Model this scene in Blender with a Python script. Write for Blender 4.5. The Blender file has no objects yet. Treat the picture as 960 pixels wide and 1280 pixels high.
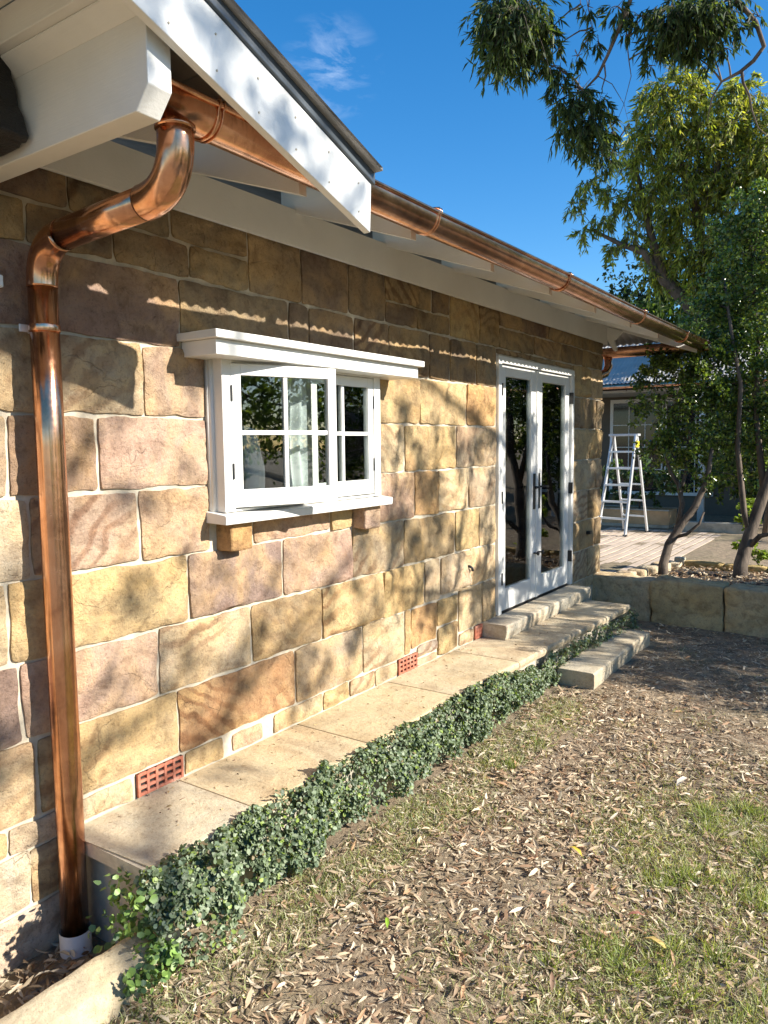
import bpy, bmesh, math, random
import numpy as np
from mathutils import Vector, Matrix, noise
rad = math.radians
random.seed(7); RS = np.random.RandomState(11)
scn = bpy.context.scene

# ------------------------------------------------------------------ camera
CAM = np.array([2.73, 0.0, 1.90])
RW = np.array([[0.8229148, -0.0417242, 0.5666306],
               [0.5680485, 0.0805897, -0.8190398],
               [-0.0114909, 0.9958737, 0.0900198]])
FPX = 940.085
cd = bpy.data.cameras.new('camera'); cam = bpy.data.objects.new('camera', cd)
scn.collection.objects.link(cam); scn.camera = cam
cd.sensor_fit = 'VERTICAL'; cd.sensor_height = 36.0; cd.lens = FPX/1280*36
cd.clip_start = 0.05; cd.clip_end = 2000
M = Matrix([list(RW[0])+[CAM[0]], list(RW[1])+[CAM[1]], list(RW[2])+[CAM[2]], [0, 0, 0, 1]])
cam.matrix_world = M
scn.render.resolution_x = 768; scn.render.resolution_y = 1024

# ------------------------------------------------------------------ sky, sun, exposure
SUN = Vector((1.0, 0.28, 0.60)).normalized()
EL = math.asin(SUN.z); AZ = math.atan2(SUN.x, SUN.y)
w = bpy.data.worlds.new('World'); scn.world = w; w.use_nodes = True
wt = w.node_tree; wt.nodes.clear()
def wn(t, **k):
    n = wt.nodes.new(t)
    for a, b in k.items(): setattr(n, a, b)
    return n
wo = wn('ShaderNodeOutputWorld'); bg = wn('ShaderNodeBackground')
sky = wn('ShaderNodeTexSky', sky_type='NISHITA'); sky.sun_disc = False
sky.sun_elevation = EL; sky.sun_rotation = AZ; sky.altitude = 0; sky.air_density = 1.0; sky.dust_density = 0.25; sky.ozone_density = 3.5
hs = wn('ShaderNodeHueSaturation'); hs.inputs['Saturation'].default_value = 1.33; hs.inputs['Value'].default_value = 1.0
wt.links.new(sky.outputs[0], hs.inputs['Color'])
# small wisps of cirrus high over the house
tc = wn('ShaderNodeTexCoord'); dot = wn('ShaderNodeVectorMath', operation='DISTANCE'); dot.inputs[1].default_value = (-0.557, 0.711, 0.429)
mr = wn('ShaderNodeMapRange'); mr.inputs['From Min'].default_value = 0.062; mr.inputs['From Max'].default_value = 0.0
mp = wn('ShaderNodeMapping'); mp.inputs['Scale'].default_value = (14, 14, 40); mp.inputs['Rotation'].default_value = (0.3, 0.5, 0)
nz = wn('ShaderNodeTexNoise'); nz.inputs['Scale'].default_value = 1.0; nz.inputs['Detail'].default_value = 8; nz.inputs['Roughness'].default_value = 0.62; nz.inputs['Distortion'].default_value = 0.6
cr = wn('ShaderNodeMapRange'); cr.inputs['From Min'].default_value = 0.46; cr.inputs['From Max'].default_value = 0.78
mu = wn('ShaderNodeMath', operation='MULTIPLY'); mu2 = wn('ShaderNodeMath', operation='MULTIPLY'); mu2.inputs[1].default_value = 0.5
mx = wn('ShaderNodeMixRGB'); mx.inputs['Color2'].default_value = (5.5, 6.2, 7.2, 1)
L = wt.links.new
L(tc.outputs['Generated'], dot.inputs[0]); L(dot.outputs['Value'], mr.inputs['Value'])
L(tc.outputs['Generated'], mp.inputs[0]); L(mp.outputs[0], nz.inputs['Vector']); L(nz.outputs[0], cr.inputs['Value'])
L(mr.outputs[0], mu.inputs[0]); L(cr.outputs[0], mu.inputs[1]); L(mu.outputs[0], mu2.inputs[0])
L(mu2.outputs[0], mx.inputs['Fac']); L(hs.outputs[0], mx.inputs['Color1']); L(mx.outputs[0], bg.inputs['Color'])
bg.inputs['Strength'].default_value = 0.096
L(bg.outputs[0], wo.inputs['Surface'])
sd = bpy.data.lights.new('sun', 'SUN'); sd.energy = 5.0; sd.angle = rad(0.53); sd.color = (1.0, 0.94, 0.84)
so = bpy.data.objects.new('sun', sd); scn.collection.objects.link(so)
so.rotation_euler = SUN.to_track_quat('Z', 'Y').to_euler(); so.location = (20, 6, 15)
scn.view_settings.view_transform = 'Standard'; scn.view_settings.look = 'None'
scn.view_settings.exposure = 1.18; scn.view_settings.gamma = 1.0

# ------------------------------------------------------------------ helpers
def ray(px, py):
    d = RW @ np.array([px-480, -(py-640), -FPX]); return d/np.linalg.norm(d)
def at(px, py, dist):                 # a point seen in this direction, so far away
    return Vector(CAM + dist*ray(px, py))

class MB:
    def __init__(s): s.v = []; s.f = []
    def add(s, vs, fs):
        o = len(s.v); s.v += [tuple(v) for v in vs]; s.f += [tuple(i+o for i in f) for f in fs]
    def box(s, x0, x1, y0, y1, z0, z1):
        s.add([(x0,y0,z0),(x1,y0,z0),(x1,y1,z0),(x0,y1,z0),(x0,y0,z1),(x1,y0,z1),(x1,y1,z1),(x0,y1,z1)],
              [(0,3,2,1),(4,5,6,7),(0,1,5,4),(1,2,6,5),(2,3,7,6),(3,0,4,7)])
        return s
    def hexa(s, p):                    # 8 points ordered like box
        s.add(p, [(0,3,2,1),(4,5,6,7),(0,1,5,4),(1,2,6,5),(2,3,7,6),(3,0,4,7)]); return s
    def prism(s, poly, axis, a, b):    # poly: 2-D outline; axis 'x' (y,z), 'y' (x,z), 'z' (x,y)
        n = len(poly)
        def P(u, v, w_):
            return {'x': (w_, u, v), 'y': (u, w_, v), 'z': (u, v, w_)}[axis]
        vs = [P(u, v, a) for u, v in poly] + [P(u, v, b) for u, v in poly]
        fs = [tuple(range(n)), tuple(range(2*n-1, n-1, -1))] + [(i, i+n, (i+1) % n+n, (i+1) % n) for i in range(n)]
        s.add(vs, fs); return s
    def tube(s, pts, r, n=12, cap=True):
        pts = [Vector(p) for p in pts]; m = len(pts)
        rs = r if isinstance(r, (list, tuple)) else [r]*m
        t0 = (pts[1]-pts[0]).normalized()
        up = Vector((0, 0, 1)) if abs(t0.z) < 0.9 else Vector((0, 1, 0))
        a = t0.cross(up).normalized(); vs = []; fs = []
        for i, p in enumerate(pts):
            t = (pts[min(i+1, m-1)]-pts[max(i-1, 0)]).normalized()
            a = (a - t*a.dot(t)).normalized(); b = t.cross(a)
            for k in range(n):
                q = 2*math.pi*k/n; vs.append(p + (a*math.cos(q)+b*math.sin(q))*rs[i])
        for i in range(m-1):
            for k in range(n):
                k2 = (k+1) % n; fs.append((i*n+k, i*n+k2, (i+1)*n+k2, (i+1)*n+k))
        if cap: fs += [tuple(range(n))[::-1], tuple((m-1)*n+k for k in range(n))]
        s.add(vs, fs); return s
    def build(s, name, mat, parent=None, smooth=False, bevel=0, coll=None, seg=2):
        me = bpy.data.meshes.new(name); me.from_pydata(s.v, [], s.f); me.update()
        bm = bmesh.new(); bm.from_mesh(me); bmesh.ops.recalc_face_normals(bm, faces=bm.faces); bm.to_mesh(me); bm.free()
        return link(name, me, mat, parent, smooth, bevel, seg)
def link(name, me, mat, parent=None, smooth=False, bevel=0, seg=2):
    if mat and not me.materials: me.materials.append(mat)
    o = bpy.data.objects.new(name, me); scn.collection.objects.link(o)
    if parent: o.parent = parent; o.matrix_parent_inverse = parent.matrix_basis.inverted()
    if smooth:
        for p in me.polygons: p.use_smooth = True
    if bevel:
        b = o.modifiers.new('bevel', 'BEVEL'); b.width = bevel; b.segments = seg; b.limit_method = 'ANGLE'; b.angle_limit = rad(35)
        if not smooth:
            for p in me.polygons: p.use_smooth = False
    return o
def tag(o, label=None, cat=None, group=None, kind=None):
    if label: o['label'] = label
    if cat: o['category'] = cat
    if group: o['group'] = group
    if kind: o['kind'] = kind
    return o
def empty(name, loc, label, cat, group=None):
    o = bpy.data.objects.new(name, None); o.location = loc; o.empty_display_size = 0.1
    scn.collection.objects.link(o); return tag(o, label, cat, group)
def fbm(x, y, z, oct=4):
    return noise.fractal(Vector((x, y, z)), 0.9, 2.1, oct)

# ------------------------------------------------------------------ materials
class NT:
    def __init__(s, name):
        s.m = bpy.data.materials.new(name); s.m.use_nodes = True; s.t = s.m.node_tree
        s.b = s.t.nodes['Principled BSDF']; s.out = s.t.nodes['Material Output']
    def n(s, typ, ins=None, **k):
        n = s.t.nodes.new(typ)
        for a, b in k.items(): setattr(n, a, b)
        for a, b in (ins or {}).items():
            if isinstance(b, bpy.types.NodeSocket): s.t.links.new(b, n.inputs[a])
            else: n.inputs[a].default_value = b
        return n
    def l(s, a, b): s.t.links.new(a, b)
    def obj(s): return s.n('ShaderNodeTexCoord').outputs['Object']
    def noise(s, scale, detail=6, rough=0.6, vec=None, dist=0.0):
        d = {'Scale': scale, 'Detail': detail, 'Roughness': rough, 'Distortion': dist}
        if vec is not None: d['Vector'] = vec
        return s.n('ShaderNodeTexNoise', d).outputs[0]
    def ramp(s, fac, stops):
        r = s.n('ShaderNodeValToRGB'); s.l(fac, r.inputs[0]); e = r.color_ramp.elements
        while len(e) < len(stops): e.new(0.5)
        for i, (p, c) in enumerate(stops):
            e[i].position = p; e[i].color = tuple(c)+(1,) if len(c) == 3 else c
        return r.outputs[0]
    def mix(s, fac, a, b, mode='MIX'):
        n = s.n('ShaderNodeMixRGB', blend_type=mode)
        for k, v in (('Fac', fac), ('Color1', a), ('Color2', b)):
            if isinstance(v, bpy.types.NodeSocket): s.l(v, n.inputs[k])
            else: n.inputs[k].default_value = v if not isinstance(v, tuple) or len(v) == 4 else v+(1,)
        return n.outputs[0]
    def math(s, op, a, b=0.0, clamp=False):
        n = s.n('ShaderNodeMath', operation=op); n.use_clamp = clamp
        for i, v in enumerate((a, b)):
            if isinstance(v, bpy.types.NodeSocket): s.l(v, n.inputs[i])
            else: n.inputs[i].default_value = v
        return n.outputs[0]
    def bump(s, h, strength, dist, prev=None):
        n = s.n('ShaderNodeBump', {'Height': h, 'Strength': strength, 'Distance': dist})
        if prev: s.l(prev, n.inputs['Normal'])
        return n.outputs[0]
    def set(s, color=None, rough=None, metal=None, normal=None, **k):
        for key, v in (('Base Color', color), ('Roughness', rough), ('Metallic', metal), ('Normal', normal)):
            if v is None: continue
            if isinstance(v, bpy.types.NodeSocket): s.l(v, s.b.inputs[key])
            else: s.b.inputs[key].default_value = v+(1,) if isinstance(v, tuple) and len(v) == 3 else v
        return s.m

def mat_stone(name, banding=1.0, bumpk=1.0, vary=1.0, roughv=0.93):
    """quarried sandstone: own colour of the block (object colour), iron bands, speckle, pits"""
    t = NT(name); oi = t.n('ShaderNodeObjectInfo'); co = t.obj()
    rnd = oi.outputs['Random']
    off = t.n('ShaderNodeVectorMath', operation='SCALE'); t.l(co, off.inputs[0]); off.inputs['Scale'].default_value = 1.0
    comb = t.n('ShaderNodeCombineXYZ'); 
    t.l(t.math('MULTIPLY', rnd, 37.0), comb.inputs[0]); t.l(t.math('MULTIPLY', rnd, 91.0), comb.inputs[1]); t.l(t.math('MULTIPLY', rnd, 53.0), comb.inputs[2])
    ad = t.n('ShaderNodeVectorMath', operation='ADD'); t.l(co, ad.inputs[0]); t.l(comb.outputs[0], ad.inputs[1]); vec = ad.outputs[0]
    ang = t.n('ShaderNodeVectorRotate', {'Angle': t.math('MULTIPLY', t.math('SUBTRACT', rnd, 0.5), 1.6)}, rotation_type='X_AXIS'); t.l(vec, ang.inputs['Vector'])
    big = t.noise(2.6, 4, 0.55, ang.outputs[0], 0.8)
    wv = t.n('ShaderNodeTexWave', {'Scale': 4.0, 'Distortion': 14.0, 'Detail': 6, 'Detail Scale': 0.6, 'Vector': ang.outputs[0]}, bands_direction='Z').outputs[0]
    fine = t.noise(60, 6, 0.7, vec); mid = t.noise(13, 7, 0.62, vec, 0.5); sp = t.noise(260, 3, 0.6, vec)
    base = oi.outputs['Color']
    c = t.mix(t.ramp(big, [(0.42, (0, 0, 0)), (0.62, (1, 1, 1))]), base, t.mix(0.42*vary, base, (0.62, 0.39, 0.15, 1)))
    c = t.mix(t.math('MULTIPLY', t.ramp(big, [(0.30, (1, 1, 1)), (0.46, (0, 0, 0))]), 0.75*vary), c, t.mix(1.0, base, (0.82, 0.68, 0.60, 1), 'MULTIPLY'))
    bandf = t.math('MULTIPLY', t.ramp(wv, [(0.45, (0, 0, 0)), (0.9, (1, 1, 1))]), t.math('MULTIPLY', t.ramp(t.noise(1.7, 2, 0.5, vec), [(0.44, (0, 0, 0)), (0.62, (1, 1, 1))]), t.math('MULTIPLY', t.ramp(t.math('FRACT', t.math('MULTIPLY', rnd, 7.3)), [(0.35, (0.15, 0.15, 0.15)), (0.6, (1, 1, 1))]), 0.75*banding)))
    c = t.mix(bandf, c, t.mix(1.0, base, (0.55, 0.40, 0.32, 1), 'MULTIPLY'))
    c = t.mix(0.8*vary, c, t.ramp(mid, [(0.28, (0.50, 0.44, 0.40)), (0.5, (1, 1, 1)), (0.8, (1.25, 1.18, 1.02))]), 'MULTIPLY')
    c = t.mix(0.75, c, t.ramp(fine, [(0.30, (0.50, 0.45, 0.40)), (0.45, (1, 1, 1)), (0.75, (1.12, 1.1, 1.05))]), 'MULTIPLY')
    dark = t.ramp(sp, [(0.33, (1, 1, 1)), (0.39, (0, 0, 0))])
    c = t.mix(t.math('MULTIPLY', dark, 0.5), c, (0.10, 0.07, 0.04, 1))
    cracks = t.n('ShaderNodeTexVoronoi', {'Scale': 2.6, 'Vector': t.n('ShaderNodeVectorMath', {0: vec, 1: t.n('ShaderNodeVectorMath', {0: t.n('ShaderNodeTexNoise', {'Scale': 4.0, 'Detail': 4, 'Vector': vec}).outputs[1], 'Scale': 0.5}, operation='SCALE').outputs[0]}, operation='ADD').outputs[0]}, feature='DISTANCE_TO_EDGE').outputs['Distance']
    ck = t.math('MULTIPLY', t.ramp(cracks, [(0.0, (1, 1, 1)), (0.012, (0, 0, 0))]), t.ramp(t.noise(3.1, 3, 0.5, vec), [(0.52, (0, 0, 0)), (0.60, (1, 1, 1))]))
    c = t.mix(t.math('MULTIPLY', ck, 0.18*banding), c, (0.09, 0.06, 0.04, 1))
    c = t.mix(0.7, c, t.ramp(t.noise(2.2, 8, 0.68, vec, 0.4), [(0.33, (0.66, 0.61, 0.55)), (0.52, (1, 1, 1))]), 'MULTIPLY')
    h = t.math('ADD', t.math('MULTIPLY', mid, 0.9), t.math('MULTIPLY', fine, 0.35)); h = t.math('SUBTRACT', h, t.math('MULTIPLY', dark, 0.25)); h = t.math('SUBTRACT', h, t.math('MULTIPLY', ck, 0.35*banding))
    nb = t.bump(t.noise(9, 10, 0.72, vec, 0.15), 0.8*bumpk, 0.035, t.bump(h, 0.9*bumpk, 0.012))
    return t.set(c, roughv, 0.0, nb)

def mat_simple(name, col, rough=0.6, metal=0.0, vary=0.12, scale=12, bump=0.15, bdist=0.003, dirt=None, fine=120):
    t = NT(name); co = t.obj(); a = t.noise(scale, 6, 0.6, co); f = t.noise(fine, 4, 0.6, co)
    lo = tuple(x*(1-vary*1.6) for x in col); hi = tuple(min(1, x*(1+vary)) for x in col)
    c = t.ramp(a, [(0.3, lo), (0.7, hi)])
    if dirt: c = t.mix(t.math('MULTIPLY', t.ramp(t.noise(scale*0.35, 7, 0.65, co), [(0.5, (0, 0, 0)), (0.68, (1, 1, 1))]), dirt[1]), c, dirt[0]+(1,))
    r = t.math('ADD', t.math('MULTIPLY', f, 0.18), rough-0.09)
    return t.set(c, r, metal, t.bump(t.math('ADD', t.math('MULTIPLY', f, 0.5), a), bump, bdist) if bump else None)

M_stone = mat_stone('sandstone'); M_sawn = mat_stone('sawn_sandstone', 0.35, 0.55, 0.45)
M_mortar = mat_simple('lime_mortar', (0.54, 0.47, 0.355), 0.95, vary=0.14, scale=18, bump=0.7, bdist=0.006)
def mat_paint():
    t = NT('white_paint'); co = t.obj(); a = t.noise(3, 5, 0.6, co); f = t.noise(220, 3, 0.6, co)
    st = t.n('ShaderNodeMapping', {'Scale': (3, 26, 60)}); t.l(co, st.inputs[0]); s_ = t.noise(2.2, 5, 0.6, st.outputs[0])
    c = t.ramp(a, [(0.3, (0.66, 0.65, 0.61)), (0.7, (0.74, 0.73, 0.69))])
    c = t.mix(t.math('MULTIPLY', t.ramp(t.noise(40, 8, 0.75, co), [(0.66, (0, 0, 0)), (0.74, (1, 1, 1))]), 0.35), c, (0.45, 0.40, 0.33, 1))
    return t.set(c, t.math('ADD', t.math('MULTIPLY', s_, 0.2), 0.28), 0, t.bump(t.math('ADD', t.math('MULTIPLY', s_, 0.6), t.math('MULTIPLY', f, 0.25)), 0.55, 0.003))
M_paint = mat_paint()
M_soffit = mat_simple('shaded_soffit_paint', (0.60, 0.575, 0.51), 0.6, vary=0.06, scale=5, bump=0.1)  # darkened from the white paint to carry the shade between the rafters
def mat_copper():
    t = NT('copper'); co = t.obj(); a = t.noise(5, 6, 0.6, co, 0.8); f = t.noise(45, 6, 0.7, co)
    mpn = t.n('ShaderNodeMapping', {'Scale': (30, 30, 1.3)}); t.l(co, mpn.inputs[0]); st = t.noise(1.5, 6, 0.65, mpn.outputs[0], 0.4)
    c = t.ramp(a, [(0.3, (0.50, 0.24, 0.14)), (0.5, (0.74, 0.40, 0.24)), (0.72, (0.90, 0.55, 0.37))])
    c = t.mix(t.math('MULTIPLY', t.ramp(st, [(0.5, (0, 0, 0)), (0.75, (1, 1, 1))]), 0.5), c, (0.46, 0.21, 0.12, 1))
    c = t.mix(t.math('MULTIPLY', t.ramp(f, [(0.62, (0, 0, 0)), (0.78, (1, 1, 1))]), 0.3), c, (0.34, 0.18, 0.13, 1))
    c = t.mix(t.math('MULTIPLY', t.ramp(t.noise(2.2, 7, 0.7, co, 1.2), [(0.50, (0, 0, 0)), (0.62, (1, 1, 1))]), 0.6), c, (0.30, 0.155, 0.10, 1))
    r = t.math('ADD', t.math('MULTIPLY', t.ramp(f, [(0.45, (0, 0, 0)), (0.85, (1, 1, 1))]), 0.12), t.math('ADD', 0.13, t.math('MULTIPLY', st, 0.12)))
    return t.set(c, r, 1.0, t.bump(t.math('ADD', t.noise(4, 2, 0.5, co), t.math('MULTIPLY', f, 0.03)), 0.10, 0.006))
M_copper = mat_copper()
M_zinc = mat_simple('grey_roof_steel', (0.42, 0.405, 0.385), 0.85, 0.0, vary=0.1, scale=4, bump=0.05)
M_zinc.node_tree.nodes['Principled BSDF'].inputs['Specular IOR Level'].default_value = 0.12
M_capping = mat_simple('charcoal_capping', (0.10, 0.115, 0.13), 0.34, 0.3, vary=0.12, scale=6, bump=0.05)
M_black = mat_simple('black_iron', (0.018, 0.018, 0.018), 0.45, 0.2, vary=0.2, bump=0.1)
M_plastic = mat_simple('black_plastic', (0.006, 0.006, 0.007), 0.5, 0, vary=0.3, scale=7, bump=0.6, bdist=0.02)
M_brick = mat_simple('terracotta', (0.40, 0.13, 0.075), 0.85, vary=0.22, scale=30, bump=0.4, dirt=((0.50, 0.40, 0.32), 0.35))
M_void = mat_simple('vent_shadow_black', (0.02, 0.015, 0.012), 0.95, bump=0)
M_pvc = mat_simple('white_pvc', (0.72, 0.73, 0.74), 0.35, vary=0.04, bump=0, dirt=((0.35, 0.28, 0.2), 0.3))
M_alu = mat_simple('aluminium', (0.72, 0.73, 0.74), 0.42, 0.55, vary=0.08, scale=20, bump=0.1, dirt=((0.75, 0.72, 0.68), 0.5))
M_yellow = mat_simple('yellow_label', (0.75, 0.62, 0.03), 0.5, bump=0)
M_deck = mat_simple('weathered_board', (0.50, 0.40, 0.31), 0.8, vary=0.16, scale=9, bump=0.35, bdist=0.004)
M_planter = mat_simple('planter_timber', (0.55, 0.38, 0.22), 0.75, vary=0.16, scale=5, bump=0.3)
M_render = mat_simple('cement_render', (0.47, 0.42, 0.33), 0.9, vary=0.14, scale=10, bump=0.5, bdist=0.004, dirt=((0.16, 0.14, 0.11), 0.55))
M_fabric = mat_simple('white_cloth', (0.70, 0.70, 0.69), 0.9, vary=0.05, bump=0.2)
M_inner = mat_simple('dim_room_plaster', (0.42, 0.42, 0.40), 0.9, vary=0.08, bump=0.1)
M_floorb = mat_simple('floor_boards', (0.10, 0.06, 0.035), 0.5, vary=0.2, bump=0.2)
M_shadewall = mat_simple('verandah_shade_wall', (0.115, 0.095, 0.07), 0.7, vary=0.06, bump=0.1)  # wall colour made dark brown to stand in for the verandah's shade
def mat_glass():
    t = NT('window_glass'); t.t.nodes.remove(t.b)
    tr = t.n('ShaderNodeBsdfTransparent', {'Color': (0.84, 0.88, 0.87, 1)}); gl = t.n('ShaderNodeBsdfGlossy', {'Color': (1, 1, 1, 1), 'Roughness': 0.015})
    fr = t.n('ShaderNodeFresnel', {'IOR': 1.62}); co = t.obj()
    bn = t.bump(t.noise(1.4, 2, 0.5, co), 0.12, 0.02); t.l(bn, gl.inputs['Normal'])
    mxs = t.n('ShaderNodeMixShader'); t.l(t.math('ADD', t.math('MULTIPLY', fr.outputs[0], 1.0), 0.015, True), mxs.inputs[0]); t.l(tr.outputs[0], mxs.inputs[1]); t.l(gl.outputs[0], mxs.inputs[2])
    t.l(mxs.outputs[0], t.out.inputs[0]); return t.m
M_glass = mat_glass()
def mat_bark(name, c0, c1, scale=6):
    t = NT(name); co = t.obj(); mpn = t.n('ShaderNodeMapping', {'Scale': (scale, scale, scale*0.3)}); t.l(co, mpn.inputs[0])
    a = t.noise(2.0, 8, 0.65, mpn.outputs[0], 0.6)
    return t.set(t.ramp(a, [(0.3, c0), (0.6, c1)]), 0.9, 0, t.bump(a, 0.7, 0.02))
M_bark_dark = mat_bark('dark_bark', (0.035, 0.026, 0.02), (0.15, 0.115, 0.085))
M_bark_grey = mat_bark('smooth_gum_bark', (0.10, 0.085, 0.07), (0.36, 0.31, 0.26), 3)
def mat_leaf(name, trans=0.35, rough=0.42, spec=0.5, tcol=(1.5, 1.55, 0.5)):
    """foliage: base colour comes from the leaf's own colour attribute"""
    t = NT(name); at_ = t.n('ShaderNodeAttribute', attribute_name='leafcol'); c = at_.outputs['Color']
    t.set(c, rough); t.b.inputs['Specular IOR Level'].default_value = spec
    if trans > 0:
        tl = t.n('ShaderNodeBsdfTranslucent', {'Color': t.mix(1.0, c, tcol, 'MULTIPLY')}); ms = t.n('ShaderNodeMixShader', {'Fac': trans})
        t.l(t.b.outputs[0], ms.inputs[1]); t.l(tl.outputs[0], ms.inputs[2]); t.l(ms.outputs[0], t.out.inputs[0])
    return t.m
M_leaf = mat_leaf('gum_leaf', 0.45, 0.5, 0.22); M_leaf_gloss = mat_leaf('glossy_leaf', 0.35, 0.3, 0.6); M_ivy = mat_leaf('ground_cover_leaf', 0.2, 0.5, 0.5)
M_litter = mat_leaf('dry_leaf', 0.12, 0.62, 0.35, (1.2, 1.0, 0.7)); M_grass = mat_leaf('grass_blade', 0.35, 0.5, 0.4)

# ------------------------------------------------------------------ ground
def sm(a, b, x):
    t = min(1, max(0, (x-a)/(b-a))); return t*t*(3-2*t)
def gh(x, y):
    z = 0.012*fbm(x*1.1, y*1.1, 3.3, 3) + 0.007*fbm(x*5, y*5, 1.3, 3)
    z += 0.03*sm(3.5, 6, y)*sm(2.0, 0.8, x)
    z += 0.33*sm(8.0, 8.1, y)                       # terrace behind the retaining wall
    z += -0.09*sm(0.47, 0.43, x)*sm(1.9, 1.7, y)    # drain trench along the wall
    z += 0.006*fbm(x*16, y*16, 7.7, 2)
    return z
def coords(segs):
    out = []
    for a, b, n in segs: out += list(np.linspace(a, b, n, endpoint=False))
    return out+[segs[-1][1]]
xs = coords([(-400, -40, 6), (-40, -2, 12), (-2, 0, 6), (0, 4.2, 120), (4.2, 12, 30), (12, 60, 10), (60, 400, 6)])
ys = coords([(-400, -30, 6), (-30, 0, 10), (0, 1.0, 10), (1.0, 5, 115), (5, 9, 66), (9, 20, 30), (20, 60, 10), (60, 500, 8)])
vs = [(x, y, gh(x, y) if -40 < x < 60 and -30 < y < 60 else (0.33 if y > 8 else 0)) for y in ys for x in xs]
nx = len(xs); fs = [(j*nx+i, j*nx+i+1, (j+1)*nx+i+1, (j+1)*nx+i) for j in range(len(ys)-1) for i in range(nx-1)]
def mat_ground():
    t = NT('dry_soil'); co = t.obj(); a = t.noise(1.3, 6, 0.6, co); f = t.noise(60, 7, 0.7, co); m = t.noise(14, 6, 0.65, co)
    c = t.ramp(m, [(0.3, (0.15, 0.11, 0.075)), (0.5, (0.26, 0.20, 0.135)), (0.7, (0.38, 0.305, 0.215))])
    c = t.mix(0.6, c, t.ramp(f, [(0.3, (0.5, 0.48, 0.45)), (0.7, (1.3, 1.25, 1.15))]), 'MULTIPLY')
    c = t.mix(t.ramp(a, [(0.5, (0, 0, 0)), (0.7, (0.5, 0.5, 0.5))]), c, (0.11, 0.11, 0.045, 1))
    return t.set(c, 0.95, 0, t.bump(t.math('ADD', m, t.math('MULTIPLY', f, 0.7)), 0.9, 0.02))
me = bpy.data.meshes.new('ground'); me.from_pydata(vs, [], fs); me.update()
tag(link('ground', me, mat_ground(), smooth=True), kind='structure')

# ------------------------------------------------------------------ THE COTTAGE
house = empty('stone_cottage', (0, 4, 0.35), 'sandstone cottage with white eaves and copper gutter, filling the left of the view', 'house')
# wall core of mortar with the two openings left free
WIN = (2.487, 3.778, 1.535, 2.345); DOOR = (5.555, 7.25, 0.45, 2.60)
mb = MB(); XB, XF = -0.32, -0.005
def core(y0, y1, z0, z1): mb.box(XB, XF, y0, y1, z0, z1)
core(-1.2, WIN[0], -0.15, 3.15); core(WIN[0], WIN[1], -0.15, WIN[2]); core(WIN[0], WIN[1], WIN[3], 3.15)
core(WIN[1], DOOR[0], -0.15, 3.15); core(DOOR[0], DOOR[1], -0.15, DOOR[2]); core(DOOR[0], DOOR[1], DOOR[3], 3.15); core(DOOR[1], 8.10, -0.15, 3.15)
wall = mb.build('wall', M_mortar, house)
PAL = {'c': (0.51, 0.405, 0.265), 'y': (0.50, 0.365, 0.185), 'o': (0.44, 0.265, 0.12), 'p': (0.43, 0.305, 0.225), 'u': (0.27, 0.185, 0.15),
       'b': (0.42, 0.34, 0.23), 'd': (0.165, 0.118, 0.078), 'g': (0.37, 0.33, 0.26), 'w': (0.55, 0.475, 0.365), 'm': (0.255, 0.192, 0.112)}  # m and d darkened to paint the eaves' shade into the top courses
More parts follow.
